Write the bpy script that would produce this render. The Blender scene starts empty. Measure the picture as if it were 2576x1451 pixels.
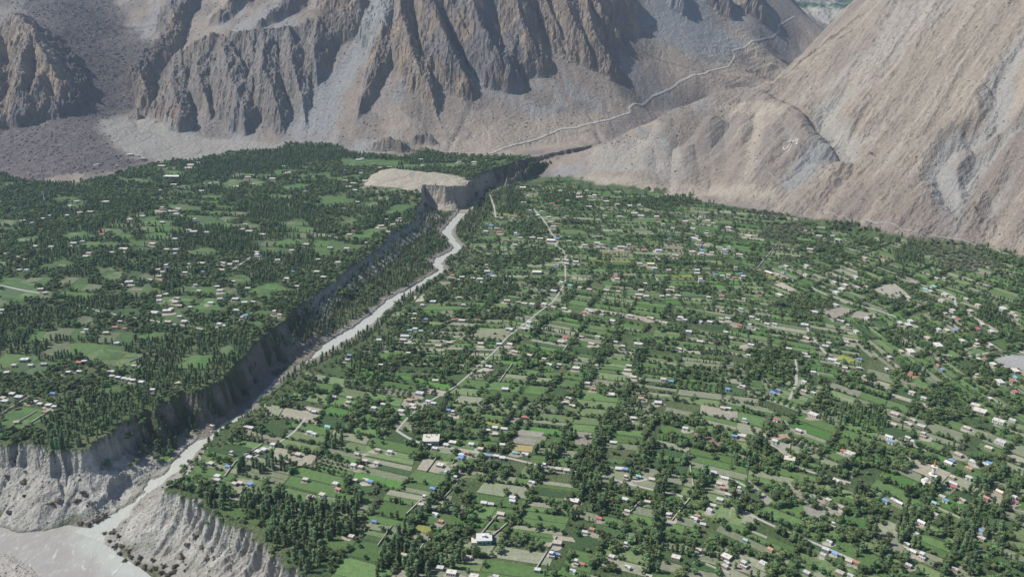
import bpy, bmesh, math, random
import numpy as np
from mathutils import Vector

# ------------------------------------------------------------------ camera
scene = bpy.context.scene
COL = scene.collection
PITCH = math.radians(19.4)
CS, SN = math.cos(PITCH), math.sin(PITCH)
FOC = 2231.0            # focal length in pixels of a 2576 wide picture
CAMH = 450.0
cam_data = bpy.data.cameras.new("camera")
cam_data.sensor_width = 36.0
cam_data.lens = 36.0 * FOC / 2576.0
cam_data.clip_start = 1.0
cam_data.clip_end = 40000.0
cam = bpy.data.objects.new("camera", cam_data)
COL.objects.link(cam)
cam.location = (0, 0, CAMH)
cam.rotation_euler = (math.radians(90) - PITCH, 0, 0)
scene.camera = cam

# ------------------------------------------------------------------ light
SUN_EL = math.radians(51)
SUN_DIR = Vector((-0.99, 0.06, 0)).normalized()      # horizontal direction towards the sun
world = bpy.data.worlds.new("World")
scene.world = world
world.use_nodes = True
wn = world.node_tree.nodes
sky = wn.new("ShaderNodeTexSky")
sky.sky_type = 'NISHITA'
sky.sun_disc = False
sky.sun_elevation = SUN_EL
sky.sun_rotation = math.atan2(SUN_DIR.x, SUN_DIR.y)
sky.altitude = 1800
wn["Background"].inputs[1].default_value = 0.125
world.node_tree.links.new(sky.outputs[0], wn["Background"].inputs[0])
sun_data = bpy.data.lights.new("sun", 'SUN')
sun_data.energy = 5.0
sun_data.angle = math.radians(0.5)
sun_data.color = (1.0, 0.95, 0.87)
sun = bpy.data.objects.new("sun", sun_data)
COL.objects.link(sun)
sd = Vector((SUN_DIR.x * math.cos(SUN_EL), SUN_DIR.y * math.cos(SUN_EL), math.sin(SUN_EL)))
sun.rotation_euler = sd.to_track_quat('Z', 'Y').to_euler()
sun.location = (-800, 300, 900)
scene.view_settings.view_transform = 'Standard'
scene.view_settings.look = 'None'
scene.view_settings.exposure = 0.28
scene.view_settings.gamma = 1.0
scene.cycles.max_bounces = 5
scene.cycles.diffuse_bounces = 2
scene.cycles.volume_bounces = 0
scene.cycles.transparent_max_bounces = 4
scene.cycles.use_denoising = True

rng = np.random.default_rng(7)
random.seed(7)

# ------------------------------------------------------------------ surveying helpers
def ray(u, v):
    a = (np.asarray(u, float) - 1288.0) / FOC
    b = (np.asarray(v, float) - 725.5) / FOC
    return a, CS - b * SN, SN + b * CS          # x per t, y per t, drop per t

def at_z(u, v, z=0.0):                          # plan position of a sighted point whose height is known
    a, y, d = ray(u, v)
    t = (CAMH - z) / d
    return a * t, y * t

def at_y(u, v, Y):
    a, y, d = ray(u, v)
    t = Y / y
    return a * t, Y, CAMH - d * t

# ------------------------------------------------------------------ noise
_perm = rng.permutation(256).astype(np.int32)
_perm = np.concatenate([_perm, _perm])
_ang = rng.random(256) * 2 * np.pi
_gx, _gy = np.cos(_ang).astype(np.float32), np.sin(_ang).astype(np.float32)

def perlin(x, y, seed=0):
    x = np.asarray(x, np.float32) + seed * 37.17
    y = np.asarray(y, np.float32) + seed * 91.73
    xf, yf = np.floor(x), np.floor(y)
    xi, yi = xf.astype(np.int32) & 255, yf.astype(np.int32) & 255
    fx, fy = x - xf, y - yf
    u = fx * fx * fx * (fx * (fx * 6 - 15) + 10)
    w = fy * fy * fy * (fy * (fy * 6 - 15) + 10)
    def g(i, j, dx, dy):
        h = _perm[_perm[(xi + i) & 255] + ((yi + j) & 255)] & 255
        return _gx[h] * dx + _gy[h] * dy
    a = g(0, 0, fx, fy); b = g(1, 0, fx - 1, fy)
    c = g(0, 1, fx, fy - 1); d = g(1, 1, fx - 1, fy - 1)
    return ((a + u * (b - a)) + w * ((c + u * (d - c)) - (a + u * (b - a)))) * 1.5

def fbm(x, y, octaves=4, seed=0, gain=0.5):
    s, amp, f = 0, 1.0, 1.0
    for o in range(octaves):
        s = s + amp * perlin(x * f, y * f, seed + o)
        amp *= gain; f *= 2.03
    return s

def ridged(x, y, octaves=4, seed=0, gain=0.5):
    s, amp, f = 0, 1.0, 1.0
    for o in range(octaves):
        s = s + amp * (1 - 2.2 * np.abs(perlin(x * f, y * f, seed + o)))
        amp *= gain; f *= 2.07
    return s

def sstep(a, b, x):
    t = np.clip((x - a) / (b - a), 0, 1)
    return t * t * (3 - 2 * t)

# ------------------------------------------------------------------ terrain grid: a fan of rows that widen with distance
rows = [240.0]
while rows[-1] < 9500:
    y = rows[-1]
    rows.append(y + (0.0030 * y if y < 1750 else (3.0 if y < 2900 else 0.0034 * y)))
GY = np.array(rows, np.float64)
GT = np.linspace(-1.12, 1.12, 1620)
NR, NC = len(GY), len(GT)
YY = np.repeat(GY[:, None], NC, 1)
XX = YY * GT[None, :]

def samp(grid, x, y):
    x = np.asarray(x, float); y = np.asarray(y, float)
    r = np.interp(y, GY, np.arange(NR))
    c = (x / np.maximum(y, 1) - GT[0]) / (GT[1] - GT[0])
    r = np.clip(r, 0, NR - 1.001); c = np.clip(c, 0, NC - 1.001)
    i = r.astype(int); j = c.astype(int); a = r - i; b = c - j
    return (grid[i, j] * (1 - a) * (1 - b) + grid[i + 1, j] * a * (1 - b) + grid[i, j + 1] * (1 - a) * b + grid[i + 1, j + 1] * a * b)

def sight(grid, u, v, lift=0.0, y0=400.0, y1=7000.0):
    """walk along the sight line of a picture point until it meets the ground of a height grid"""
    u = np.atleast_1d(np.asarray(u, float)); v = np.atleast_1d(np.asarray(v, float))
    lift = np.broadcast_to(lift, u.shape)
    a, yy, d = ray(u, v)
    ys = np.geomspace(y0, y1, 900)
    X = (a / yy)[:, None] * ys[None]; Z = CAMH - (d / yy)[:, None] * ys[None]
    G = samp(grid, X, np.broadcast_to(ys, X.shape)) + lift[:, None]
    hit = Z <= G
    k = np.where(hit.any(1), hit.argmax(1), len(ys) - 1)
    k = np.maximum(k, 1)
    n = np.arange(len(u))
    d0 = Z[n, k - 1] - G[n, k - 1]; d1 = Z[n, k] - G[n, k]
    f = np.clip(d0 / np.maximum(d0 - d1, 1e-6), 0, 1)
    yh = ys[k - 1] + f * (ys[k] - ys[k - 1])
    return (a / yy) * yh, yh

def seg_dist(px, py, line, extra=None):
    """distance to a polyline, and the interpolated extra value(s) at the nearest point"""
    best = np.full(px.shape, 1e9, np.float32)
    val = None if extra is None else np.zeros(px.shape, np.float32)
    for i in range(len(line) - 1):
        ax, ay = line[i]; bx, by = line[i + 1]
        dx, dy = bx - ax, by - ay
        t = np.clip(((px - ax) * dx + (py - ay) * dy) / (dx * dx + dy * dy + 1e-9), 0, 1)
        q = np.hypot(px - ax - t * dx, py - ay - t * dy)
        m = q < best
        best = np.where(m, q, best)
        if extra is not None:
            val = np.where(m, extra[i] + t * (extra[i + 1] - extra[i]), val)
    return best if extra is None else (best, val)

def inside(px, py, poly):
    r = np.zeros(px.shape, bool)
    n = len(poly)
    for i in range(n):
        x0, y0 = poly[i]; x1, y1 = poly[(i + 1) % n]
        if y0 == y1: continue
        c = (y0 > py) != (y1 > py)
        r ^= c & (px < (x1 - x0) * (py - y0) / (y1 - y0) + x0)
    return r

# ------------------------------------------------------------------ lie of the land
ZL = 36.0           # left terrace
ZM = -42.0          # main river
cliff_px = [(1600,332,45),(1540,355,40),(1500,372,36),(1400,393,36),(1330,412,36),(1262,428,36),(1205,442,38),(1180,455,42),(1170,466,42),(1120,470,42),(1066,466,42),
    (1058,488,38),(1064,505,34),(1048,522,28),(1054,545,22),(1022,568,22),(988,590,22),(960,622,21),(905,660,21),(880,672,21),(850,707,20),(800,737,20),(752,775,29),
    (726,800,29),(700,822,28),(662,850,27),(626,888,25),(592,925,23),(566,960,21),(520,978,20),(495,1000,18),(462,990,19),(413,1018,17),(392,1038,16),(372,1036,16),
    (360,1060,14),(345,1052,15),(328,1060,14),(293,1088,12),(268,1092,12),(247,1116,10),(200,1138,9),(160,1137,9),(118,1148,9),(76,1126,9),(38,1127,9),(0,1124,9),(-120,1120,10),(-400,1125,9),(-900,1150,9)]
CLIFF = [tuple(map(float, at_z(u, v, z))) for u, v, z in cliff_px]
CLIFFZ = [z for _, _, z in cliff_px]
POLY_L = CLIFF + [(-3000, 420), (-9000, 3000), (-9000, 9000), (2500, 9000), (1500, 4200)]
bank_px = [(1345,447),(1300,465),(1262,487),(1245,520),(1210,560),(1190,600),(1182,640),(1148,682),(1095,712),(1035,757),(990,787),(950,827),(905,862),(855,888),(795,918),(745,948),(705,977),
    (665,1012),(614,1048),(574,1068),(545,1088),(522,1122),(502,1152),(472,1187),(432,1213),(406,1228),(396,1240),(430,1252),(480,1266),(520,1300),(560,1322),(600,1350),(630,1380),(655,1402),(690,1432),(740,1456),(800,1500),(900,1580)]
BANK = [tuple(map(float, at_z(u, v, 0))) for u, v in bank_px]
POLY_R = BANK + [(300, 200), (6000, 200), (6000, 3600), (1500, 3000), (100, 2250)]
stream_px = [(1560,380,8,8),(1490,400,10,5),(1420,420,12,0),(1330,445,12,-3),(1260,470,14,-5),(1215,492,18,-6),(1180,515,22,-7),(1150,550,24,-7),(1122,585,26,-8),(1135,605,24,-8),(1152,622,22,-8),(1140,635,22,-8),(1105,652,26,-9),(1100,665,24,-9),(1112,680,18,-9),(1085,697,18,-9),
    (1040,725,22,-9),(985,757,30,-10),(945,795,34,-10),(900,828,40,-11),(850,857,42,-12),(800,887,42,-12),(750,912,40,-13),(722,924,36,-14),(690,950,32,-15),(655,992,28,-16),(622,1024,26,-17),(585,1060,30,-18.5),(530,1092,36,-21),(490,1128,40,-24),
    (450,1168,42,-28),(400,1204,42,-32),(352,1238,44,-36),(318,1266,46,-39),(297,1296,50,-41),(262,1325,60,-41.7),(225,1350,70,-41.95)]
STREAM = [tuple(map(float, at_z(u, v, z))) for u, v, w, z in stream_px]
STREAMZ = [float(z) for *_, z in stream_px]
STREAMW = []
for (u, v, w, z) in stream_px:
    d = float(ray(u, v)[2]); t = (CAMH - z) / d
    STREAMW.append((0.44 if v < 1000 else .54) * w * t / FOC)
river_px = [(-900,1290),(-300,1300),(0,1303),(60,1309),(120,1313),(180,1322),(218,1328),(255,1330),(262,1350),(262,1368),(300,1392),(340,1420),(385,1452),(430,1492),(560,1600),(600,1700)]
RIVER = [tuple(map(float, at_z(u, v, ZM))) for u, v in river_px] + [(-150, 300), (-3000, 250)]
bar_px = [(-600,1362),(-200,1372),(0,1385),(40,1399),(80,1425),(104,1452),(115,1500),(110,1600)]
BAR = [tuple(map(float, at_z(u, v, ZM))) for u, v in bar_px] + [(-380, 300), (-3000, 300)]

# --- mountains: broad slopes fitted through sighted points
ctrl = []
def foot(u, v, z): x, y = at_z(u, v, z); ctrl.append((float(x), float(y), z))
def column(u, vf, zf, steps):
    x, y = at_z(u, vf, zf); y = float(y); z = zf
    ctrl.append((float(x), y, z))
    for v, m in steps:
        a, yy, d = ray(u, v); k = float(d / yy)
        Y = (CAMH - z + m * y) / (m + k)
        z = CAMH - k * Y; y = Y
        ctrl.append((float(a / yy) * Y, Y, z))
for c in [
    (-500,430,38,[(330,.2),(200,.5),(0,.6),(-250,.6)]), (-250,435,38,[(330,.2),(200,.5),(0,.6),(-250,.6)]),
    (0,440,38,[(330,.15),(250,.4),(100,.6),(0,.6),(-250,.5)]), (150,455,38,[(320,.15),(200,.45),(60,.5),(0,.4),(-250,.5)]),
    (300,425,38,[(300,.12),(200,.35),(100,.4),(0,.45),(-250,.5)]), (400,402,38,[(300,.09),(230,.6),(100,.6),(0,.5),(-250,.5)]),
    (550,387,38,[(347,.06),(230,.7),(110,.75),(60,.3),(0,.35),(-250,.5)]), (700,374,38,[(357,.08),(230,.7),(95,.75),(40,.4),(0,.4),(-250,.5)]),
    (850,380,38,[(330,.3),(200,.6),(50,.7),(0,.6),(-250,.6)]), (930,386,38,[(330,.3),(200,.65),(0,.75),(-250,.75)]),(1000,390,38,[(330,.35),(200,.65),(0,.75),(-250,.75)]),
    (1080,386,38,[(330,.3),(200,.65),(0,.75),(-250,.75)]),(1150,388,38,[(310,.32),(200,.55),(0,.75),(-250,.8)]), (1288,384,38,[(280,.28),(180,.55),(0,.75),(-250,.8)]),
    (1400,372,42,[(290,.25),(200,.52),(0,.68),(-250,.7)]), (1500,352,50,[(300,.2),(220,.42),(100,.58),(0,.6),(-250,.65)]),
    (1600,318,64,[(262,.2),(200,.38),(100,.5),(0,.52),(-250,.6)]), (1750,258,105,[(190,.2),(100,.36),(0,.42),(-250,.5)]),
    (1830,215,130,[(150,.18),(80,.34),(0,.4),(-250,.5)]), (1900,180,160,[(110,.2),(60,.34),(0,.4),(-250,.5)]), (2010,132,170,[(60,.1),(30,.12)]),
    (1964,527,2,[(420,.45),(300,.5),(240,.4)]), (2050,530,2,[(420,.52),(320,.55),(250,.5),(180,.5),(148,.5)]),
    (2100,545,2,[(300,.6),(117,.58)]), (2200,562,2,[(300,.63),(100,.63),(28,.6)]), (2350,597,2,[(300,.66),(100,.66),(0,.66),(-300,.6)]),
    (2500,630,2,[(300,.7),(0,.7),(-300,.6)]), (2576,658,2,[(300,.7),(0,.7),(-300,.6)]), (2800,725,2,[(300,.75),(0,.75),(-300,.6)]), (3100,800,2,[(300,.75),(0,.75),(-300,.6)]),
    (1600,484,2,[(318,.6)]), (1700,489,2,[(380,.5),(267,.62)]), (1784,492,2,[(380,.55),(241,.6)]), (1850,494,2,[(400,.45),(300,.75),(222,.6)]), (1930,498,2,[(400,.5),(300,.62),(217,.6)]),
    (1500,472,2,[(378,.55)]), (1430,457,2,[(418,.5)]),
    ]:
    column(*c)
for u, v in [(1350,445),(1390,450),(1560,480),(2280,580),(2430,608)]: foot(u, v, 2)
for u, v, z in [(60,455,38),(220,455,38),(470,392,38),(620,380,38),(770,374,38),(1220,386,38)]: foot(u, v, z)
for x, y, z in [(110,2230,-5),(207,2270,0),(350,2380,8),(480,2500,16),(620,2640,26),(760,2790,36),(900,3000,44),(1080,3350,50),(1500,4300,62),(1980,5335,80),(2300,5700,100),
                (1900,4300,230),(2300,4800,300),(2600,5000,380),(3300,5200,600),
                (1860,5050,110),(2040,5300,120),(2000,5600,290),(2250,5900,285),(2100,6200,295),(1700,5900,300),(2200,7200,330),(1500,6500,480),(2600,7600,520),(3200,6600,620),(2100,8600,700),
                (0,5000,1100),(-1500,5000,1000),(-3500,4500,900),(-6000,5000,900),(0,9000,1400),(3500,3500,900),(6000,5000,1200),(4000,8500,900),(-5000,9000,1200),(1100,5200,420)]:
    ctrl.append((x, y, z))
for u, v, vf in [(2100,117,545),(2144,82,552),(2174,62,557),(2203,26,563),(2230,0,568),(2260,-40,575)]:
    x0, y0 = at_z(u, vf, 2.0); a, yy, d = ray(u, v); k = float(d / yy)
    Y = (CAMH - 2 + .60 * float(y0)) / (.60 + k); X = float(a / yy) * Y; Z = CAMH - k * Y
    ctrl.append((X, Y, Z))
    for q in (60, 140, 300, 600): ctrl.append((X - .60 * q, Y + .80 * q, max(Z - .75 * q, 60)))
for u, v, z in [(u, v, z) for u in range(-600, 3300, 220) for v, z in ((560,-45),(700,-60),(900,-70),(1200,-90),(1500,-90))]:
    if not (u > 1500 and v < 700): 
        x, y = at_z(u, v, 0); ctrl.append((float(x), float(y), z))
for u, v in [(1500,530),(1700,545),(1900,560),(2050,610),(2250,660),(2450,720),(2650,790),(150,520),(400,480),(700,440),(1000,450),(1200,430)]:
    x, y = at_z(u, v, 0); ctrl.append((float(x), float(y), -40))
ctrl = np.array(ctrl)
P = ctrl[:, :2] / 1000.0
K = np.hypot(P[:, None, 0] - P[None, :, 0], P[:, None, 1] - P[None, :, 1])
KW = np.linalg.solve(K - np.eye(len(P)) * 0.02, ctrl[:, 2])
ri = np.unique(np.concatenate([np.arange(0, NR, 4), [NR - 1]])); ci = np.unique(np.concatenate([np.arange(0, NC, 4), [NC - 1]]))
sx, sy = XX[np.ix_(ri, ci)] / 1000.0, YY[np.ix_(ri, ci)] / 1000.0
cz = np.zeros(sx.shape)
for i in range(len(P)):
    cz += KW[i] * np.hypot(sx - P[i, 0], sy - P[i, 1])
tmp = np.empty((NR, len(ci)))
for j in range(len(ci)): tmp[:, j] = np.interp(np.arange(NR), ri, cz[:, j])
MAC = np.empty((NR, NC))
for i in range(NR): MAC[i] = np.interp(np.arange(NC), ci, tmp[i])
# --- rock ribs, gullies, mesa
ribs = [
 [(1000,-90,70),(985,0,60),(972,60,45),(950,150,28),(925,230,16),(900,300,0)],
 [(1010,-90,70),(1003,0,60),(1012,70,50),(1050,170,30),(1085,250,14),(1105,310,0)],
 [(1070,-90,80),(1075,0,70),(1102,80,60),(1140,150,48),(1172,205,26),(1190,255,0)],
 [(1120,-90,70),(1135,0,60),(1160,70,46),(1195,130,30),(1220,190,0)],
 [(1180,-90,85),(1185,10,75),(1213,95,62),(1250,145,50),(1268,185,30),(1262,230,0)],
 [(1230,-90,60),(1245,-10,50),(1270,50,34),(1290,95,0)],
 [(1290,-90,85),(1300,20,70),(1322,110,50),(1348,150,18),(1362,175,0)],
 [(1350,-90,60),(1370,0,50),(1395,60,40),(1420,110,20),(1430,140,0)],
 [(1405,-90,80),(1415,0,66),(1450,80,50),(1484,140,26),(1510,175,0)],
 [(1465,-90,76),(1480,-20,60),(1520,50,42),(1552,98,18),(1566,120,0)],
 [(1525,-90,80),(1542,-20,62),(1582,28,34),(1608,60,0)],
 [(1460,-60,50),(1475,40,50),(1500,110,44),(1530,150,30),(1545,190,0)],
 [(1670,-90,50),(1692,-20,34),(1718,22,16),(1735,45,0)],
 [(1775,-90,80),(1803,-28,52),(1832,18,26),(1850,45,0)],
 [(1855,-90,80),(1885,-22,52),(1912,24,26),(1928,52,0)],
 [(400,205,10),(440,160,40),(520,116,36),(600,106,32),(700,96,34),(800,76,34),(870,45,30),(905,5,20)],
 [(440,160,42),(432,230,44),(455,300,24),(470,330,0)],[(505,130,30),(498,200,34),(520,260,12),(530,300,0)],
 [(556,112,40),(575,190,46),(612,280,30),(618,345,0)],[(625,106,30),(640,160,26),(650,200,0)],
 [(668,100,38),(660,190,44),(700,280,28),(712,345,0)],[(730,92,38),(735,170,34),(760,250,18),(770,320,0)],[(800,78,36),(790,150,30),(800,220,0)],
 [(30,60,60),(85,92,85),(108,150,70),(150,215,45),(178,262,0)],[(80,100,80),(60,170,70),(40,240,50),(20,310,0)],[(100,150,60),(95,220,50),(85,290,0)],[(-60,80,80),(-30,200,70),(-40,300,0)],
 [(470,-60,50),(430,20,40),(440,62,30),(410,110,35),(385,150,30),(378,205,0)],[(365,140,30),(350,190,34),(372,250,20),(385,275,0)],
 [(620,-90,40),(600,-10,30),(560,40,14),(520,70,0)],[(760,-90,40),(740,-10,30),(690,40,16),(640,75,0)],
 [(860,-90,50),(850,-20,44),(820,25,24),(780,50,0)],
 [(1040,360,2),(1070,354,6),(1095,360,5),(1112,366,0)],[(930,378,0),(970,370,7),(1010,374,7),(1040,381,0)],
]
spurs = [
 [(1860,224,0),(1905,232,8),(1950,257,20),(2000,283,30),(2048,313,38),(2083,352,34),(2112,392,14)],
 [(1905,268,14),(1880,300,20),(1855,370,16),(1840,440,6)],[(1790,290,12),(1740,360,14),(1720,430,6)],[(1675,300,8),(1640,350,12),(1600,430,5)],
 [(2200,540,4),(2130,440,16),(2180,390,14)],
 [(2480,215,12),(2400,320,14),(2300,400,10),(2220,470,4)],
]
gullies = [
 (40,[(2600,80,16),(2560,130,20),(2512,200,24),(2507,240,26),(2517,273,26),(2510,317,24),(2450,360,24),(2390,400,26),(2350,467,28),(2360,500,28),(2380,548,24),(2397,580,8)]),
 (50,[(2330,110,3),(2250,160,6),(2134,240,12),(2072,275,22),(2066,325,28),(2085,360,28),(2117,402,34),(2040,442,26),(1985,494,14),(1968,524,5)]),
 (32,[(2640,290,14),(2550,333,18),(2467,417,22),(2434,467,20),(2420,530,12)]),
 (34,[(1823,280,4),(1822,360,12),(1824,440,5)]),(36,[(1742,330,6),(1750,400,12),(1765,470,6)]),(26,[(1900,300,6),(1890,380,8),(1880,450,4)]),(30,[(1640,370,4),(1650,430,8),(1670,475,3)]),
 (30,[(1960,350,6),(1985,400,12),(1950,460,6)]),
 (34,[(2400,150,3),(2290,250,7),(2180,350,9),(2130,395,8)]),(26,[(2350,330,4),(2250,420,9),(2160,500,5)]),(30,[(2560,420,8),(2500,520,12),(2470,600,6)]),
 (30,[(1022,-60,26),(1032,30,26),(1045,90,24),(1060,150,12),(1075,200,0)]),(26,[(1095,-20,18),(1108,70,20),(1142,140,18),(1155,175,8),(1190,250,3)]),
 (30,[(1372,290,0),(1300,130,6),(1285,100,10)]),(14,[(1120,395,2),(1150,340,3),(1190,255,4)]),
 (16,[(370,292,6),(340,300,5),(350,330,2)]),(12,[(350,320,2),(420,345,3),(560,362,3),(680,372,1)]),
 (12,[(1570,350,2),(1500,330,5),(1420,345,2)]),
]
def lay(line, grid):
    u, v, l = (np.array(c, float) for c in zip(*line))
    x, y = sight(grid, u, v, l)
    return x, y, samp(grid, x, y) + l

LIMB, LIMBZ = [], []
for u, v, vf in [(1950,212,500),(1985,190,522),(2017,160,528),(2067,134,534),(2100,117,545),(2144,82,552),(2174,62,557),(2203,26,563),(2230,0,568),(2260,-40,575),(2340,-140,590)]:
    x0, y0 = at_z(u, vf, 2.0); a, yy, d = ray(u, v); k = float(d / yy)
    Y = (CAMH - 2 + .59 * float(y0)) / (.59 + k); LIMB.append((float(a / yy) * Y, Y)); LIMBZ.append(CAMH - k * Y)
k0 = int(np.searchsorted(GY, 2000)); k1 = int(np.searchsorted(GY, 4200)); sl = (slice(k0, k1), slice(None))
ld, lz = seg_dist(XX[sl], YY[sl], LIMB, LIMBZ)
behind = inside(XX[sl], YY[sl], LIMB + [(2600, 6500), (900, 6000), (500, 2900)])
capz = np.maximum(lz - .8 * ld, 55)
wgt = behind * sstep(400, 250, ld)
MAC[sl] = MAC[sl] - wgt * np.maximum(MAC[sl] - capz, 0)
R0 = int(np.searchsorted(GY, 1350))         # mountains start beyond this row
mx, my, mm = XX[R0:], YY[R0:], MAC[R0:]
wob = (fbm(mx / 55, my / 55, 4, 11, .62) * 9 + fbm(mx / 160, my / 160, 2, 14) * 16).astype(np.float32)
rib = np.full(mx.shape, -1e4, np.float32)
for line in ribs:
    x, y, z = lay(line, MAC); lift = [1.12 * l for *_, l in line]
    for i in range(len(x) - 1):
        reach = 200
        r0, r1 = np.searchsorted(GY[R0:], [min(y[i], y[i+1]) - reach, max(y[i], y[i+1]) + reach])
        sl = (slice(r0, r1), slice(None))
        if r1 <= r0: continue
        dx, dy = x[i+1] - x[i], y[i+1] - y[i]
        t = np.clip(((mx[sl] - x[i]) * dx + (my[sl] - y[i]) * dy) / (dx * dx + dy * dy + 1e-6), 0, 1)
        d = np.hypot(mx[sl] - x[i] - t * dx, my[sl] - y[i] - t * dy) * (1 + .016 * wob[sl]) + wob[sl] * .32
        lf = lift[i] + t * (lift[i+1] - lift[i])
        rib[sl] = np.maximum(rib[sl], lf - 0.92 * np.maximum(d, -3))
cut = np.zeros(mx.shape, np.float32)
for w, line in gullies:
    x, y, z = lay([(u, v, 0) for u, v, _ in line], MAC)
    dep = [l for *_, l in line]
    r0, r1 = np.searchsorted(GY[R0:], [y.min() - w * 2, y.max() + w * 2])
    sl = (slice(r0, r1), slice(None))
    d, dv = seg_dist(mx[sl], my[sl], list(zip(x, y)), dep)
    d = np.maximum(d + wob[sl] * 0.35, 0)
    cut[sl] = np.maximum(cut[sl], dv * np.maximum(0, 1 - d / w) ** 1.2)

over = rib
rock = sstep(-6, 10, over + fbm(mx / 40, my / 40, 3, 21) * 7)
crag = ridged(mx / 60 + wob * .012, my / 230, 6, 31, 0.64)
mt = mm + np.maximum(rib, 0)
mt = mt + rock * (crag * 7 + ridged(mx / 150 + my / 420, my / 380, 2, 47) * 10 + ridged(mx / 17, my / 40, 4, 41, .65) * 2.6 + ridged(mx / 30 + my / 60, my / 22, 4, 44, .65) * 2.4) + (1 - rock) * (fbm(mx / 120, my / 200, 4, 51) * 3.0 + ridged(mx / 30 + fbm(mx / 90, my / 90, 2, 54) * .8, my / 200, 3, 53) * .9 + ridged(mx / 16, my / 16, 3, 55, .6) * .7)
hump = np.full(mx.shape, -1e4, np.float32)
for line in spurs:
    x, y, z = lay(line, MAC)
    for i in range(len(x) - 1):
        dx, dy = x[i+1] - x[i], y[i+1] - y[i]
        t = np.clip(((mx - x[i]) * dx + (my - y[i]) * dy) / (dx * dx + dy * dy + 1e-6), 0, 1)
        d = np.hypot(mx - x[i] - t * dx, my - y[i] - t * dy) + wob * .5
        hump = np.maximum(hump, z[i] + t * (z[i+1] - z[i]) - 0.62 * np.sqrt(np.maximum(d, 0) ** 2 + 225) + 9.3)
mt = np.maximum(mt, hump)
mt = mt - cut
right = sstep(250, 700, mx - 0.22 * (my - 1900)) * (1 - sstep(2900, 3200, my - .35 * mx))                    # the brown slopes beyond the far bank
fa = mx * 0.76 + my * 0.65; fb = -mx * 0.65 + my * 0.76              # along / across their fall line
mt = mt + right * (ridged(fb / 80, fa / 420, 4, 61, 0.5) * 5.0 + ridged(fb / 30, fa / 150, 3, 66) * 2.0 + ridged(mx / 14, my / 14, 3, 67) * 1.0 + np.maximum(ridged(mx / 45, my / 45, 3, 68) - .3, 0) * 2.6)
mt = np.where(mt > 520, 520 + 160 * np.tanh((mt - 520) / 400), mt)
mt = mt + sstep(4300, 4900, my) * ridged(mx / 130, my / 200, 3, 57) * 16
MT = np.minimum(MAC, 520); MT[R0:] = mt
ROCK = np.zeros((NR, NC), np.float32); ROCK[R0:] = rock
CUT = np.zeros((NR, NC), np.float32); CUT[R0:] = cut
RIGHT = np.zeros((NR, NC), np.float32); RIGHT[R0:] = right

# --- terraces, valley floor, rivers
N1 = int(np.searchsorted(GY, 4200))
bx, by = XX[:N1], YY[:N1]
dS, zS = seg_dist(bx, by, STREAM, STREAMZ)
_, wS = seg_dist(bx, by, STREAM, STREAMW)
inL, inR = inside(bx, by, POLY_L), inside(bx, by, POLY_R)
dL = seg_dist(bx, by, CLIFF)
zw = np.zeros(bx.shape, np.float32); zL = np.zeros(bx.shape, np.float32)
for (cx_, cy_), cz_ in zip(CLIFF, CLIFFZ):
    q = 1.0 / ((bx - cx_) ** 2 + (by - cy_) ** 2 + 300.0) ** 1.6
    zw += q; zL += q * cz_
zL = zL / zw
zL = zL + (36 - zL) * sstep(100, 420, dL) * (by > 760)
dR = seg_dist(bx, by, BANK)
near_fork = np.exp(-(((bx + 330) / 260) ** 2 + ((by - 680) / 260) ** 2))
flute = (ridged(bx / 26, by / 26, 3, 71) * 3.2 + fbm(bx / 60, by / 60, 3, 75) * 6.0)
sR = seg_dist(bx, by, BANK[-9:])                                      # lower bluffs beside the fork
badR = np.exp(-(sR / 60) ** 2)
def arcs(line): return list(np.r_[0, np.cumsum(np.hypot(*np.diff(np.array(line), axis=0).T))])
_, aL_ = seg_dist(bx, by, CLIFF, arcs(CLIFF)); _, aR_ = seg_dist(bx, by, BANK, arcs(BANK))
def fins(a, d, sd): return (ridged(a / 24 + d / 300, d / 90 + 0 * a, 2, sd) * 5.0 + ridged(a / 8.5, d / 60, 2, sd + 3) * 2.0)
fl = fins(aL_, dL, 171); fr = fins(aR_, dR, 177)
sdL = np.where(inL, -dL, dL) + flute * (0.5 + 0.3 * near_fork) + fl * (.35 + .75 * near_fork)
sdR = np.where(inR, -dR, dR) + flute * (0.3 + .6 * badR) + fr * 1.5 * badR
def wall(top, low, d, share, steep, talus):
    D = np.maximum(top - low, 0.5)
    d0 = share * D / steep
    d = np.maximum(d, 0)
    return top - np.where(d < d0, d * steep, share * D + (d - d0) * talus)
rough = fbm(bx / 30, by / 30, 3, 81) * 0.8
low = zS + 1.6 + 0.05 * np.minimum(np.maximum(dS - wS, 0), 120) + rough * 0.7
bed = sstep(0.75, 1.15, (dS + fbm(bx / 14, by / 14, 2, 85) * 2.2) / np.maximum(wS, 2))
low = zS - 1.4 + (low - zS + 1.4) * bed
inW = inside(bx, by, RIVER) & ~inside(bx, by, BAR)
dW = seg_dist(bx, by, RIVER); dB = seg_dist(bx, by, BAR)
swd = np.where(inside(bx, by, RIVER), -dW, dW) + fbm(bx / 12, by / 12, 2, 87) * 1.2
shore = ZM + np.clip(swd * 0.35, -2.5, 3) + np.maximum(swd - 8, 0) * 0.12
low = np.where(swd < 60, np.minimum(low, np.maximum(shore, ZM - 2.5)), low)
bar = np.where(inside(bx, by, BAR), np.clip(dB * 0.25, 0, 1.6) + fbm(bx / 5, by / 5, 2, 89) * 0.3, -2.5)
low = np.maximum(low, ZM + np.where(inside(bx, by, RIVER), bar, -99))
gul = np.abs(fbm(bx / 17, by / 17, 3, 91))
faceL = wall(zL, low, sdL, 0.78 - .36 * sstep(960, 1060, by) * sstep(1800, 1700, by) - .30 * sstep(830, 790, by), 2.7, 0.60)
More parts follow.
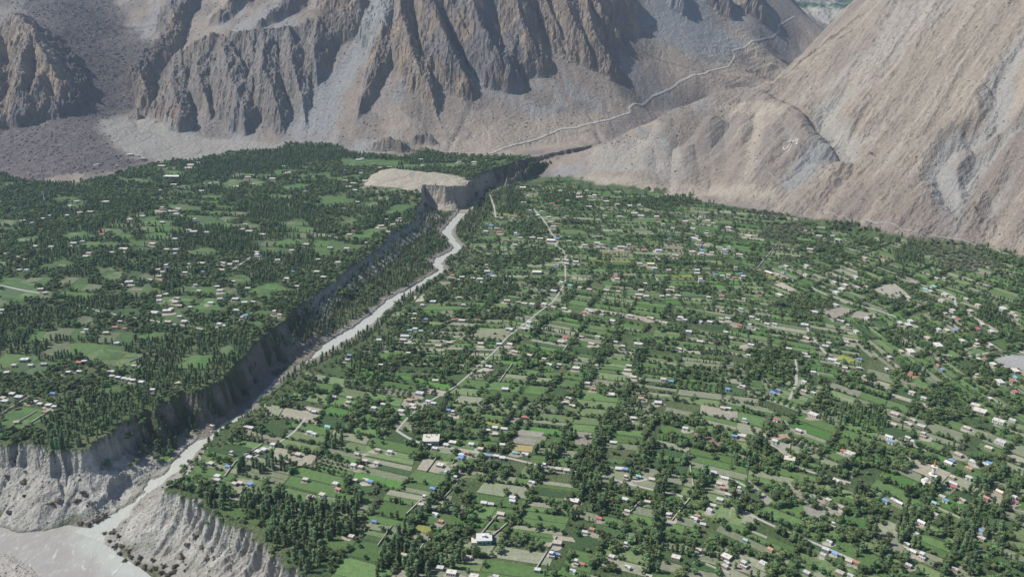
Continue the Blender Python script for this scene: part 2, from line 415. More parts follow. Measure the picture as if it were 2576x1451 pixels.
faceR = wall(0.0 * zL, low, sdR, 0.55, 1.7, 0.60)
faceL = np.where(sdL <= 0, zL, faceL); faceR = np.where(sdR <= 0, 0, faceR)
BASE = np.full((NR, NC), 36.0)
land = np.maximum(np.maximum(faceL, faceR), low)
free = np.maximum(dS + fl * .8 + fbm(bx / 25, by / 25, 2, 93) * 3 - wS * 1.4, 0)
free = zS + 1.5 + 0.6 * np.minimum(free, 8) + 4.5 * np.maximum(free - 8, 0)
land = np.where(land > low + 0.01, np.minimum(land, np.maximum(free, low)), land)
land = np.where((dS > 60) | (land > low), land, low)
expose = sstep(1.0, 5, np.maximum(faceL, faceR) - low) * sstep(0, 1.5, np.where(faceL > faceR, sdL, sdR))
land = land - expose * (gul * 3.0 * np.clip((land - low) / 12, 0, 1)) 
land = land + (1 - expose) * np.where(inL, fbm(bx / 140, by / 140, 1, 95) * 2.0 * sstep(6, 60, dL), np.where(inR, fbm(bx / 160, by / 160, 1, 97) * 0.8 * sstep(6, 60, dR), 0))
undercut = np.where(inL, sstep(1.5, 6, zL - land), 0)
expose = np.maximum(expose, undercut)
# mesa above the left cliff
mesa_px = [(912,466),(930,448),(955,431),(990,424),(1040,432),(1100,433),(1150,440),(1180,453),(1172,478),(1120,484),(1066,480),(1000,478)]
MESA = [tuple(map(float, at_z(u, v, 42))) for u, v in mesa_px]
mI, mD = inside(bx, by, MESA), seg_dist(bx, by, MESA)
msd = np.where(mI, mD, -mD) + fbm(bx / 45, by / 45, 4, 99) * 15
px_, py_ = at_z(985, 426, 58); px2, py2 = at_z(1110, 445, 50)
mesa = 34 + 9 * sstep(-26, 34, msd) + fbm(bx / 22, by / 22, 3, 103) * 1.3 + 11 * np.exp(-(np.hypot(bx - px_, by - py_) / 70) ** 2) * (msd > -20)
land = np.where(inL, np.maximum(land, np.where(msd > -26, mesa, -99)), land)
MESAM = np.where(inL, sstep(-16, 4, msd), 0)
BASE[:N1] = land
EXP = np.zeros((NR, NC), np.float32); EXP[:N1] = expose
LOWM = np.zeros((NR, NC), np.float32); LOWM[:N1] = (~inL & ~inR)
gap = MT - BASE
soft = 6.0
GZ = np.where(gap > soft, MT, np.where(gap < -soft, BASE, BASE + (gap + soft) ** 2 / (4 * soft)))
def plan_of(pts, z):
    u, v = np.array(pts, float).T
    x, y = at_z(u, v, z)
    return list(zip(x, y))
GREEN_L = plan_of([(1500,374),(1420,388),(1330,396),(1240,392),(1180,394),(1100,388),(1060,384),(1010,396),(960,392),(900,388),(850,378),(800,368),(740,366),(690,380),(600,384),(540,392),(500,404),(440,402),(400,412),(370,418),(310,432),(270,448),(200,458),(130,462),(60,458),(0,440),(-200,440),(-500,450),(-900,500),(-1500,900),(-900,1300),(300,1300),(1300,700)], 36)
GREEN_R = plan_of([(1350,449),(1390,452),(1440,459),(1500,474),(1570,482),(1640,486),(1717,490),(1850,494),(1917,498),(1964,528),(2067,533),(2117,547),(2200,562),(2284,582),(2367,598),(2450,612),(2517,634),(2576,658),(2700,705),(3000,800),(3400,1000),(3400,1700),(-400,1700),(-400,1300),(1100,500)], 0)
GREEN = (sstep(-8, 3, np.where(inside(XX, YY, GREEN_L), 1, -1) * seg_dist(XX, YY, GREEN_L) + fbm(XX / 25, YY / 25, 2, 101) * 5) * (BASE > 5)
         + sstep(-8, 3, np.where(inside(XX, YY, GREEN_R), 1, -1) * seg_dist(XX, YY, GREEN_R) + fbm(XX / 25, YY / 25, 2, 102) * 5) * (BASE <= 5)) * (gap < 25)
MNT = np.where(np.repeat(GY[:, None], NC, 1) > 1300, np.maximum(1 - GREEN, sstep(8, 14, gap)), sstep(-2, 5, gap))
MNT *= ~((GZ < 30) & (LOWM > .5) & (gap < -2))
#                                            # bare mountain ground

# ------------------------------------------------------------------ ground colours (the rock, scree and soil themselves)
def mix(a, b, t): return a + (np.asarray(b) - a) * t[..., None]
n1 = fbm(XX / 300, YY / 300, 3, 111); n2 = fbm(XX / 60, YY / 60, 3, 115); n3 = fbm(XX / 18, YY / 18, 2, 119)
streak = fbm(XX / 26 + fbm(XX / 110, YY / 110, 2, 122) * 1.2, YY / 230, 4, 121)                               # down the facing slopes
FA = XX * 0.76 + YY * 0.65; FB = -XX * 0.65 + YY * 0.76
streakR = fbm(FB / 24, FA / 300, 4, 125)
col = np.empty((NR, NC, 3)); col[:] = (.056, .085, .034)
col = mix(col, (.085, .105, .048), sstep(-.1, .5, n2 + n3 * .4))
scree = np.empty((NR, NC, 3)); scree[:] = (.178, .158, .140)
scree = mix(scree, (.215, .190, .164), sstep(-.1, .5, streak)); scree = mix(scree, (.178, .178, .178), sstep(.05, .5, n1 + streak * .5))
stone = np.empty((NR, NC, 3)); stone[:] = (.130, .108, .092)
stone = mix(stone, (.165, .150, .138), sstep(.0, .5, fbm(XX / 9, YY / 70, 2, 127))); stone = mix(stone, (.20, .162, .124), sstep(.25, .8, n2 + streak * .5)); stone = mix(stone, (.108, .104, .107), sstep(.1, .6, n1 - n2 * .4))
mcol = mix(scree * (1.16, 1.11, 1.06), stone * (1.28, 1.22, 1.16), ROCK)
rs = np.empty((NR, NC, 3)); rs[:] = (.226, .193, .156)
rs = mix(rs, (.275, .238, .195), sstep(.05, .6, streakR)); rs = mix(rs, (.182, .154, .132), sstep(.0, .7, n1 * 1.2 - streakR * .3)); rs = mix(rs, (.25, .243, .228), sstep(3, 16, CUT) * .8)
mcol = mcol * (1 - RIGHT[..., None]) + rs * RIGHT[..., None]
def blot(pts, z, amount=1.0, ragged=14, edge=18, grid=None):          # a patch sighted by its outline
    u, v = np.array(pts, float).T
    x, y = sight(GZ, u, v)
    poly = list(zip(x, y))
    m = np.where(inside(XX, YY, poly), 1, -1) * seg_dist(XX, YY, poly + poly[:1]) + n2 * ragged
    return sstep(-edge, edge, m) * amount
rubble = sstep(.05, .45, fbm(XX / 95 + 3, YY / 150, 4, 129)) * (1 - ROCK) * (1 - RIGHT)
mcol = mix(mcol, (.150, .132, .116), rubble * .75)
fan = blot([(245,300),(300,285),(372,288),(450,330),(560,350),(700,365),(760,385),(560,400),(400,404),(330,395),(270,350)], 38, ragged=6, edge=10)
rub = blot([(-300,470),(-300,330),(0,318),(130,290),(180,230),(150,150),(60,40),(60,-60),(260,-60),(310,40),(420,120),(350,170),(340,270),(240,310),(270,355),(330,398),(380,405),(300,430),(60,458)], 38)
slide = blot([(945,-40),(1000,-60),(990,50),(930,130),(860,240),(840,330),(720,345),(720,310),(790,220),(880,110)], 38)
slide2 = blot([(1640,-40),(1760,-40),(1800,60),(1870,110),(1800,150),(1720,130),(1660,95)], 60)
pale = blot([(1060,385),(1230,395),(1420,365),(1600,300),(1560,285),(1350,300),(1150,340)], 38, .8, 20, 30)
blue = blot([(400,190),(520,112),(860,70),(800,230),(720,345),(560,345),(390,275)], 38, .55, 26, 30)
rdeb = blot([(1850,200),(1640,240),(1560,290),(1500,350),(1400,392),(1600,330),(1700,270),(1900,215)], 50, .6, 20, 16)
mcol = mix(mcol, (.235, .222, .198), fan)
mcol = mix(mcol, (.092, .079, .080), rub * (.9 + .3 * n3).clip(0, 1))
mcol = mix(mcol, (.21, .21, .207), slide); mcol = mix(mcol, (.20, .203, .207), slide2 * .9)
mcol = mix(mcol, (.27, .232, .188), pale); mcol = mix(mcol, (.152, .146, .140), blue); mcol = mix(mcol, (.132, .118, .113), rdeb)
far = sstep(4300, 5000, YY)
mcol = mix(mcol, (.31, .29, .25), far * sstep(60, 120, GZ + n1 * 30) * sstep(300, 275, GZ + n2 * 20) * .9); mcol = mix(mcol, (.04, .075, .035), far * sstep(262, 278, GZ + n2 * 14) * sstep(330, 300, GZ + n1 * 40))
tan_ = (.305, .268, .215)
for pts, am, ra, ed, c_ in [
 ([(1800,262),(1900,250),(1985,268),(1960,290),(1870,284),(1790,285)], .7, 8, 8, tan_), ([(1905,262),(1945,262),(1915,340),(1895,440),(1880,480),(1860,480),(1880,380)], .6, 8, 10, tan_),
 ([(1350,452),(1480,440),(1620,452),(1800,470),(1960,482),(1965,510),(1800,496),(1600,486),(1420,460)], .75, 10, 10, tan_), ([(1500,372),(1640,345),(1720,370),(1780,440),(1640,450),(1500,430)], .6, 18, 16, (.275, .26, .232)),
 ([(2040,345),(2065,345),(2110,392),(2050,440),(1990,480),(1960,470),(2010,410)], .85, 10, 8, (.205, .203, .198)), ([(2085,300),(2130,320),(2200,350),(2130,400),(2060,450),(2110,390),(2075,330)], .7, 12, 12, (.285, .268, .23)),
 ([(1700,300),(1830,270),(1860,380),(1800,460),(1720,430)], .5, 18, 16, (.17, .143, .118)), ([(2250,0),(2420,0),(2250,150),(2080,240),(2060,230),(2200,110)], .6, 14, 20, (.285, .265, .235)),
 ([(2340,480),(2370,430),(2470,380),(2480,430),(2430,500),(2400,590),(2370,560)], .45, 16, 14, (.225, .22, .208)), ([(2495,190),(2530,200),(2530,320),(2470,370),(2440,360),(2500,300)], .45, 14, 12, (.225, .22, .205)),
 ([(2000,520),(2150,430),(2330,470),(2360,560),(2300,570),(2150,545)], .5, 22, 20, (.19, .154, .128))]:
    mcol = mix(mcol, c_, blot(pts, 0, am, ra, ed))
col = col * (1 - MNT[..., None]) + mcol * MNT[..., None]
base_ = np.empty((N1, NC, 3)); base_[:] = (.27, .26, .232)
base_ = mix(base_, (.24, .228, .20), sstep(0, .6, n2[:N1])); base_ = mix(base_, (.315, .306, .275), sstep(.1, .6, n3[:N1] + n1[:N1]))
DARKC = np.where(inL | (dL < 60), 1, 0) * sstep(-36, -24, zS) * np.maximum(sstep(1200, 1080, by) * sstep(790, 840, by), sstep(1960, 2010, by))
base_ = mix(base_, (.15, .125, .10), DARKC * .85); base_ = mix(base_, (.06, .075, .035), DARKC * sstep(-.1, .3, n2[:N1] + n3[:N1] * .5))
base_ = mix(base_, (.30, .262, .205), sstep(1580, 1680, by) * sstep(2010, 1950, by) * .8)
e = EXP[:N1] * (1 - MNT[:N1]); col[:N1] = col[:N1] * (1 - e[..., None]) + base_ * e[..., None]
flo = np.empty((N1, NC, 3)); flo[:] = (.085, .095, .05); flo = mix(flo, (.19, .178, .155), sstep(2.4, 1.0, dS / np.maximum(wS, 2) - .4 + n2[:N1] * .5))
lowflat = LOWM[:N1] * (1 - EXP[:N1]) * (1 - MNT[:N1])
forkbare = sstep(-12, -26, zS); flo = mix(flo, (.25, .238, .21), forkbare * sstep(-.35, .1, n2[:N1]))
col[:N1] = col[:N1] * (1 - lowflat[..., None]) + flo * lowflat[..., None]
col[:N1] = mix(col[:N1], (.33, .295, .235), MESAM * (1 - e) * .95)
wb = (inside(bx, by, BAR)).astype(float); col[:N1] = mix(col[:N1], (.30, .28, .25), wb)
# ------------------------------------------------------------------ material and mesh helpers
def make_mat(name, rgb=(.5, .5, .5), rough=0.9):
    m = bpy.data.materials.new(name); m.use_nodes = True
    b = m.node_tree.nodes["Principled BSDF"]
    b.inputs["Base Color"].default_value = (*rgb, 1)
    b.inputs["Roughness"].default_value = rough
    b.inputs["Specular IOR Level"].default_value = 0.2
    return m, m.node_tree.nodes, m.node_tree.links, b

def mesh_from(name, verts, faces, mat=None, smooth=False, colors=None):
    verts = np.asarray(verts, np.float32); faces = np.asarray(faces, np.int32)
    me = bpy.data.meshes.new(name)
    me.vertices.add(len(verts)); me.vertices.foreach_set("co", verts.ravel())
    nl = faces.shape[1]
    me.loops.add(faces.size); me.loops.foreach_set("vertex_index", faces.ravel())
    me.polygons.add(len(faces)); me.polygons.foreach_set("loop_start", np.arange(0, faces.size, nl, dtype=np.int32))
    me.polygons.foreach_set("use_smooth", np.full(len(faces), smooth))
    if colors is not None:
        at = me.color_attributes.new("tint", 'FLOAT_COLOR', 'POINT')
        c = np.ones((len(verts), 4), np.float32); c[:, :3] = colors
        at.data.foreach_set("color", c.ravel())
    me.update(calc_edges=True)
    if mat: me.materials.append(mat)
    return me

def link(name, me, parent=None):
    o = bpy.data.objects.new(name, me); COL.objects.link(o)
    if parent: o.parent = parent
    return o

def tint_mat(name, fine=3.0, contrast=0.35, bump=0.6, rough=0.95):
    m, n, l, b = make_mat(name, rough=rough)
    a = n.new("ShaderNodeAttribute"); a.attribute_name = "tint"
    g = n.new("ShaderNodeNewGeometry")
    t = n.new("ShaderNodeTexNoise"); t.inputs["Scale"].default_value = 1.0 / fine; t.inputs["Detail"].default_value = 5; t.inputs["Roughness"].default_value = .65
    l.new(g.outputs["Position"], t.inputs["Vector"])
    t2 = n.new("ShaderNodeTexNoise"); t2.inputs["Scale"].default_value = 1.0 / (fine * .33); t2.inputs["Detail"].default_value = 3
    l.new(g.outputs["Position"], t2.inputs["Vector"])
    av = n.new("ShaderNodeMath"); av.operation = 'MULTIPLY_ADD'; av.inputs[1].default_value = .5; l.new(t2.outputs[0], av.inputs[0])
    hf = n.new("ShaderNodeMath"); hf.operation = 'MULTIPLY'; hf.inputs[1].default_value = .5; l.new(t.outputs[0], hf.inputs[0]); l.new(hf.outputs[0], av.inputs[2])
    t = av
    mr = n.new("ShaderNodeMapRange"); mr.inputs[1].default_value = .3; mr.inputs[2].default_value = .7
    mr.inputs[3].default_value = 1 - contrast; mr.inputs[4].default_value = 1 + contrast
    l.new(t.outputs[0], mr.inputs[0])
    mx_ = n.new("ShaderNodeMix"); mx_.data_type = 'RGBA'; mx_.blend_type = 'MULTIPLY'; mx_.inputs[0].default_value = 1
    l.new(a.outputs["Color"], mx_.inputs[6]); l.new(mr.outputs[0], mx_.inputs[7])
    l.new(mx_.outputs[2], b.inputs["Base Color"])
    if bump:
        bp = n.new("ShaderNodeBump"); bp.inputs["Strength"].default_value = bump; bp.inputs["Distance"].default_value = fine * .5
        l.new(t.outputs[0], bp.inputs["Height"]); l.new(bp.outputs[0], b.inputs["Normal"])
    return m

idx = np.arange(NR * NC, dtype=np.int32).reshape(NR, NC)
quads = np.stack([idx[:-1, :-1], idx[:-1, 1:], idx[1:, 1:], idx[1:, :-1]], -1).reshape(-1, 4)
M_GROUND = tint_mat("rock_scree_and_soil", 9.0, .30, 1.0)
terrain = link("terrain", mesh_from("terrain", np.stack([XX, YY, GZ], -1).reshape(-1, 3), quads, M_GROUND, False, col.reshape(-1, 3)))
terrain["kind"] = "structure"
# ------------------------------------------------------------------ water
def smooth_line(pts, step):
    pts = np.array(pts, float); d = np.r_[0, np.cumsum(np.hypot(*np.diff(pts[:, :2], axis=0).T))]
    t = np.linspace(0, d[-1], max(2, int(d[-1] / step)))
    q = np.stack([np.interp(t, d, pts[:, k]) for k in range(pts.shape[1])], 1)
    for _ in range(3):
        q[1:-1] = (q[:-2] + 2 * q[1:-1] + q[2:]) / 4
    return q
def ribbon(pts, half, lift, grid=None, step=6.0, across=2):
    """a strip of ground along a plan polyline, laid on the height grid when one is given"""
    q = smooth_line(pts, step)
    h = half if np.isscalar(half) else np.interp(np.linspace(0, 1, len(q)), np.linspace(0, 1, len(half)), half)
    tx = np.gradient(q[:, 0]); ty = np.gradient(q[:, 1]); n = np.hypot(tx, ty) + 1e-9
    nx, ny = -ty / n, tx / n
    offs = np.linspace(-1, 1, across + 1)
    V = []
    for o in offs:
        x = q[:, 0] + nx * o * h; y = q[:, 1] + ny * o * h
        z = samp(grid, x, y) + lift if grid is not None else q[:, 2] + lift
        V.append(np.stack([x, y, z], 1))
    V = np.stack(V, 1); m, k = V.shape[:2]
    ii = np.arange(m * k).reshape(m, k)
    F = np.stack([ii[:-1, :-1], ii[1:, :-1], ii[1:, 1:], ii[:-1, 1:]], -1).reshape(-1, 4)
    return V.reshape(-1, 3), F

def water_mat(name, a, b_, foam, scale, foamy):
    m, n, l, b = make_mat(name, rough=0.35)
    b.inputs["Specular IOR Level"].default_value = 0.4
    at = n.new("ShaderNodeAttribute"); at.attribute_name = "tint"
    g = n.new("ShaderNodeNewGeometry")
    mp = n.new("ShaderNodeMapping"); mp.inputs["Rotation"].default_value = (0, 0, .55); mp.inputs["Scale"].default_value = (1.0, .45, 1)
    l.new(g.outputs["Position"], mp.inputs[0])
    t = n.new("ShaderNodeTexNoise"); t.inputs["Scale"].default_value = scale; t.inputs["Detail"].default_value = 6; t.inputs["Roughness"].default_value = .7; t.inputs["Distortion"].default_value = 1.2
    l.new(mp.outputs[0], t.inputs["Vector"])
    r = n.new("ShaderNodeValToRGB"); r.color_ramp.elements[0].position = .3; r.color_ramp.elements[1].position = .62
    r.color_ramp.elements[0].color = (*a, 1); r.color_ramp.elements[1].color = (*b_, 1)
    l.new(t.outputs[0], r.inputs[0])
    f = n.new("ShaderNodeMapRange"); f.inputs[1].default_value = .57; f.inputs[2].default_value = .72; l.new(t.outputs[0], f.inputs[0])
    mu = n.new("ShaderNodeMath"); mu.operation = 'MULTIPLY'; l.new(f.outputs[0], mu.inputs[0])
    sp = n.new("ShaderNodeSeparateColor"); l.new(at.outputs["Color"], sp.inputs[0]); l.new(sp.outputs[0], mu.inputs[1])
    pl = n.new("ShaderNodeMix"); pl.data_type = 'RGBA'; l.new(sp.outputs[1], pl.inputs[0]); l.new(r.outputs[0], pl.inputs[6]); pl.inputs[7].default_value = (.36, .372, .335, 1)
    mx_ = n.new("ShaderNodeMix"); mx_.data_type = 'RGBA'; l.new(mu.outputs[0], mx_.inputs[0]); l.new(pl.outputs[2], mx_.inputs[6]); mx_.inputs[7].default_value = (*foam, 1)
    l.new(mx_.outputs[2], b.inputs["Base Color"])
    bp = n.new("ShaderNodeBump"); bp.inputs["Strength"].default_value = .6; bp.inputs["Distance"].default_value = 1.0
    l.new(t.outputs[0], bp.inputs["Height"]); l.new(bp.outputs[0], b.inputs["Normal"])
    return m
v, f = ribbon([(x, y, z) for (x, y), z in zip(STREAM, STREAMZ)], [w * 1.3 + 1.5 for w in STREAMW], 0.0, None, 5.0, 4)
tc = np.zeros((len(v), 3)); tc[:, 0] = .5; tc[:, 1] = .75
stream = link("stream", mesh_from("stream", v, f, water_mat("milky_stream", (.31, .30, .262), (.46, .45, .405), (.60, .60, .58), .25, 1), True, tc)); stream["kind"] = "structure"
rx, ry = np.meshgrid(np.arange(-900, -60, 5.0), np.arange(330, 800, 5.0))
sh = list(zip(*[c for c in zip(*RIVER[7:15])]))
dE = seg_dist(rx, ry, RIVER[7:15])
plume = sstep(34, 8, dE + fbm(rx / 20, ry / 20, 3, 131) * 12) * .9
fx, fy = at_z(265, 1412, ZM)
foam = np.clip(.12 + .9 * np.exp(-(np.hypot((rx - fx), (ry - fy)) / 60) ** 2) + .5 * sstep(0.1, .6, fbm(rx / 50, ry / 50, 2, 133)), 0, 1)
ii = np.arange(rx.size).reshape(rx.shape)
f = np.stack([ii[:-1, :-1], ii[:-1, 1:], ii[1:, 1:], ii[1:, :-1]], -1).reshape(-1, 4)
river = link("river", mesh_from("river", np.stack([rx, ry, np.full(rx.shape, ZM)], -1).reshape(-1, 3), f, water_mat("silty_river", (.25, .235, .212), (.30, .283, .258), (.60, .575, .54), .14, 1), True, np.stack([foam, plume, foam * 0], -1).reshape(-1, 3))); river["kind"] = "structure"

# ------------------------------------------------------------------ roads and paths
def px_line(pts):
    u, v = np.array(pts, float).T
    x, y = sight(GZ, u, v)
    return np.stack([x, y], 1)
roads_px = [
 (3.3, [(1720,1249),(1668,1238),(1575,1216),(1500,1196),(1435,1185),(1345,1168),(1275,1151),(1208,1140),(1145,1128),(1090,1122),(1072,1121),(1025,1101),(998,1083)]),
 (2.3, [(998,1083),(1025,1051),(1065,1018),(1125,985),(1152,967),(1172,950),(1215,910),(1248,880),(1278,846),(1318,816),(1358,783),(1388,763),(1405,740),(1422,710),(1422,676),(1422,650),(1418,632)]),
 (3.4, [(1342,526),(1372,560),(1385,586),(1398,600),(1398,620),(1418,632)]),
 (3.6, [(2040,722),(2054,731),(2107,753),(2147,766),(2204,780),(2260,800)]), (3.2, [(2290,705),(2314,716),(2371,733),(2401,746),(2404,770),(2427,786),(2470,812)]),
 (3.2, [(2030,820),(2034,836),(2054,863),(2077,890),(2110,905)]), (3.0, [(2002,905),(2003,930),(2004,963),(1986,1005)]),
 (1.1, [(2067,536),(2127,547),(2210,561),(2300,582),(2384,599),(2450,615),(2517,635),(2600,665)]),
 (3.2, [(200,770),(247,783),(327,798),(363,803),(467,820),(520,830)]), (3.0, [(583,680),(633,646),(650,640)]), (3.4, [(0,718),(53,730),(100,738)]), (4.0, [(0,508),(26,512),(55,512)]), (3.0, [(777,585),(817,592),(858,600)]),
 (3.0, [(1232,490),(1242,517),(1247,546)]), (3.0, [(1867,1286),(1960,1330),(2054,1368),(2150,1410)]), (2.8, [(1770,1185),(1840,1205),(1880,1225),(1930,1250)]),
 (3.2, [(2280,860),(2330,885),(2420,900),(2500,885),(2560,905)]), (3.0, [(1918,1090),(1930,1115),(1960,1130),(1985,1165),(2030,1185),(2140,1215)]),
 (2.6, [(640,1150),(690,1120),(737,1090),(770,1052)]),
 (5.0, [(1230,388),(1310,362),(1410,325),(1450,322),(1530,303),(1585,285),(1582,272),(1600,262),(1640,243),(1710,205),(1770,187),(1830,170),(1848,140),(1840,128),(1884,113),(1920,98),(1960,80),(1957,66),(1975,56),(2000,42)]),
 (2.2, [(925,474),(975,455),(1015,446),(1045,434)]), (2.2, [(1000,472),(1050,464),(1068,455),(1110,447),(1165,440)]), (2.6, [(1090,382),(1150,384),(1230,388)]),
]
M_ROAD = tint_mat("dusty_gravel", 2.5, .18, .2)
for w, pts in roads_px:
    q = px_line(pts)
    v, f = ribbon(q, w / 2 * (1.25 if q[:, 1].mean() > 1900 else 1), 0.45 if q[:, 1].mean() < 1950 else 1.3, GZ, 4.0, 2)
    o = link("road", mesh_from("road", v, f, M_ROAD, True, np.full((len(v), 3), .33) * (1.0, .95, .86))); o["kind"] = "structure"
q = np.array(CLIFF[13:44]); q = q + np.array([-6.0, 2.0])
# ------------------------------------------------------------------ fields
sites = [((1250,1320),(1246,1299),(1289,1305),(1214,1349),(1246,1299)), ((2000,1350),(1867,1286),(2054,1368),(2267,1451),(2350,1221)), ((2180,1440),(1867,1286),(2054,1368),(2267,1451),(2350,1221)), ((1800,1160),(1734,1213),(1814,1233),(1838,1180),(1842,1152)),
 ((1480,820),(1292,860),(1368,874),(1358,886),(1378,863)), ((1700,680),(1560,630),(1700,634),(1532,650),(1525,630)), ((2150,730),(2190,726),(2264,753),(2164,740),(2264,695)), ((2400,880),(2430,882),(2451,896),(2410,886),(2445,877)),
 ((850,1160),(643,1061),(723,1078),(567,1198),(593,1161)), ((1120,800),(1100,850),(1200,853),(1169,850),(1189,833)), ((1500,540),(1400,540),(1500,544),(1385,586),(1342,526)), ((1500,1080),(1455,1093),(1530,1101),(1422,1125),(1451,1085)),
 ((2400,1220),(2327,1265),(2424,1308),(2460,1258),(2544,1158)), ((1680,920),(1600,950),(1700,962),(1580,920),(1594,880)), ((1950,860),(1900,850),(2000,868),(1990,900),(1985,870)), ((2200,1080),(2100,1050),(2200,1085),(2190,1150),(2230,1080)), ((1000,1300),(950,1290),(1050,1312),(930,1340),(975,1280)), ((1600,1330),(1500,1315),(1620,1345),(1560,1400),(1590,1320)), ((1850,600),(1800,600),(1900,612),(1850,640),(1845,600)), ((1150,660),(1100,650),(1200,652),(1150,670),(1170,640))]
def unit(p, q):
    a = np.array(at_z(*p, 0)); b = np.array(at_z(*q, 0)); d = b - a
    return d / np.hypot(*d)
SITE = [(np.array(at_z(*c, 0), float), unit(a, b), unit(p, q)) for c, a, b, p, q in sites]
SP = np.array([s[0] for s in SITE])
def site_of(x, y):
    return int(np.argmin((SP[:, 0] - x) ** 2 + ((SP[:, 1] - y) * .8) ** 2))
PAL = np.array([(.074,.128,.042),(.092,.152,.054),(.165,.185,.115),(.25,.235,.18),(.068,.150,.038),(.19,.20,.06),(.20,.160,.120),(.048,.085,.034),(.20,.21,.145),(.125,.17,.076)])
PWT = np.array([.18,.18,.17,.055,.06,.006,.005,.11,.12,.15]); PWT = PWT / PWT.sum()
fv, ff, fc = [], [], []; hedges = []
def put_quad(P4, c, n=5):
    base = len(fv)
    for i in range(n + 1):
        for j in range(n + 1):
            a, b = i / n, j / n
            p = P4[0] * (1-a) * (1-b) + P4[1] * a * (1-b) + P4[2] * a * b + P4[3] * (1-a) * b
            fv.append((p[0], p[1], 0)); fc.append(c)
    for i in range(n):
        for j in range(n):
            k = base + i * (n + 1) + j
            ff.append((k, k + n + 1, k + n + 2, k + 1))
frng = np.random.default_rng(21)
polyR = POLY_R
for si, (o, es, et) in enumerate(SITE):
    if es[0] < 0: es = -es
    if et[1] < 0: et = -et
    far_ = np.hypot(*o)
    t = -640.0; rows_left = 0
    while t < 640:
        hgt = frng.uniform(13, 27) if far_ < 980 else frng.uniform(9, 20)
        if rows_left <= 0:                                             # lanes run on through several rows of plots
            rows_left = int(frng.integers(3, 8)); cuts = [-700.0 + frng.uniform(0, 30)]
            while cuts[-1] < 700: cuts.append(cuts[-1] + frng.uniform(22, 62))
            treed = frng.random(len(cuts)) < .8
        rows_left -= 1
        block = frng.choice(len(PAL), p=PWT)
        for ci_ in range(len(cuts) - 1):
            s, L = cuts[ci_], cuts[ci_ + 1] - cuts[ci_]
            c = o + es * (s + L / 2) + et * (t + hgt / 2)
            if c[1] > 380 and abs(c[0]) < .74 * c[1] + 170 and site_of(*c) == si:
                P4 = [o + es * a + et * b for a, b in ((s + .7, t + .7), (s + L - .7, t + .7), (s + L - .7, t + hgt - .7), (s + .7, t + hgt - .7))]
                jt = frng.uniform(-1.2, 1.2, (4, 2)); P4 = [p + q_ for p, q_ in zip(P4, jt)]
                pts = np.array(P4 + [c])
                if inside(pts[:, 0], pts[:, 1], polyR).all() and inside(pts[:, 0], pts[:, 1], GREEN_R).all() and samp(GZ, pts[:, 0], pts[:, 1]).min() > -4 and samp(MNT.astype(float), pts[:, 0], pts[:, 1]).max() < .3:
                    nq = 2 if L > 40 and frng.random() < .5 else 1     # some plots are split lengthwise
                    for h_ in range(nq):
                        Q = [P4[0] + (P4[3] - P4[0]) * h_ / nq, P4[1] + (P4[2] - P4[1]) * h_ / nq, P4[1] + (P4[2] - P4[1]) * (h_ + .93) / nq, P4[0] + (P4[3] - P4[0]) * (h_ + .93) / nq]
                        k = block if frng.random() < .35 else frng.choice(len(PAL), p=PWT)
                        if frng.random() < .94: put_quad(Q, PAL[k] * frng.uniform(.85, 1.18))
                    hedges.append((P4, si, treed[ci_ + 1]))
        t += hgt
left_px = [[(100,670),(160,653),(197,670),(143,681),(100,679)],[(467,633),(520,622),(553,633),(520,647),(480,643)],[(240,676),(277,672),(314,700),(287,711),(263,704)],[(430,673),(473,669),(478,680),(433,682)],[(633,727),(687,709),(728,730),(650,751)],
 [(313,547),(363,532),(360,543),(320,552)],[(203,900),(260,875),(362,893),(355,913),(300,924),(233,907)],[(253,780),(333,775),(355,790),(300,799)],[(0,696),(110,709),(124,720),(50,727),(0,717)],[(0,742),(73,731),(102,746),(0,771)],[(787,643),(810,629),(834,633),(827,651)],
 [(800,506),(860,500),(860,517),(817,521)],[(660,490),(750,492),(717,504)],[(565,513),(608,507),(600,517)],[(277,580),(321,576),(300,591)],[(383,600),(443,589),(417,604)],[(620,814),(668,802),(653,824)],[(633,787),(657,779),(684,790),(633,794)],
 [(17,1038),(63,1024),(154,1038),(50,1082),(0,1076)],[(187,1001),(228,1001),(200,1019)],[(330,463),(377,446),(384,460)],[(553,461),(653,449),(600,468)],[(677,430),(718,426),(700,441)],[(767,441),(834,432),(827,448)],
 [(859,399),(1025,406),(992,421),(859,421)],[(859,444),(925,436),(902,451)],[(1099,417),(1180,409),(1142,424)],[(1232,407),(1283,399),(1259,428)],[(962,540),(992,515),(1045,514),(1045,533),(1002,547)],[(909,580),(952,569),(976,583),(909,597)],
 [(300,730),(370,715),(420,735),(340,748)],[(560,700),(610,690),(640,706),(590,716)],[(430,755),(480,742),(520,760),(460,770)],[(150,590),(210,580),(230,596),(170,604)],[(40,600),(90,592),(100,606),(45,612)],[(700,560),(760,550),(780,565),(720,572)],[(850,560),(890,548),(905,560),(860,570)],[(680,610),(730,600),(745,614),(700,622)],[(500,560),(560,552),(570,566),(510,572)],
 [(700,470),(760,462),(780,474),(720,482)],[(420,520),(470,512),(480,524),(430,530)],[(130,500),(190,494),(200,506),(140,512)],[(250,980),(300,970),(320,985),(270,996)],[(540,880),(580,868),(590,884),(556,896)],[(470,770),(540,764),(560,780),(490,790)],[(540,735),(585,727),(600,742),(556,750)]]
LEFTF = []
LTOP = []
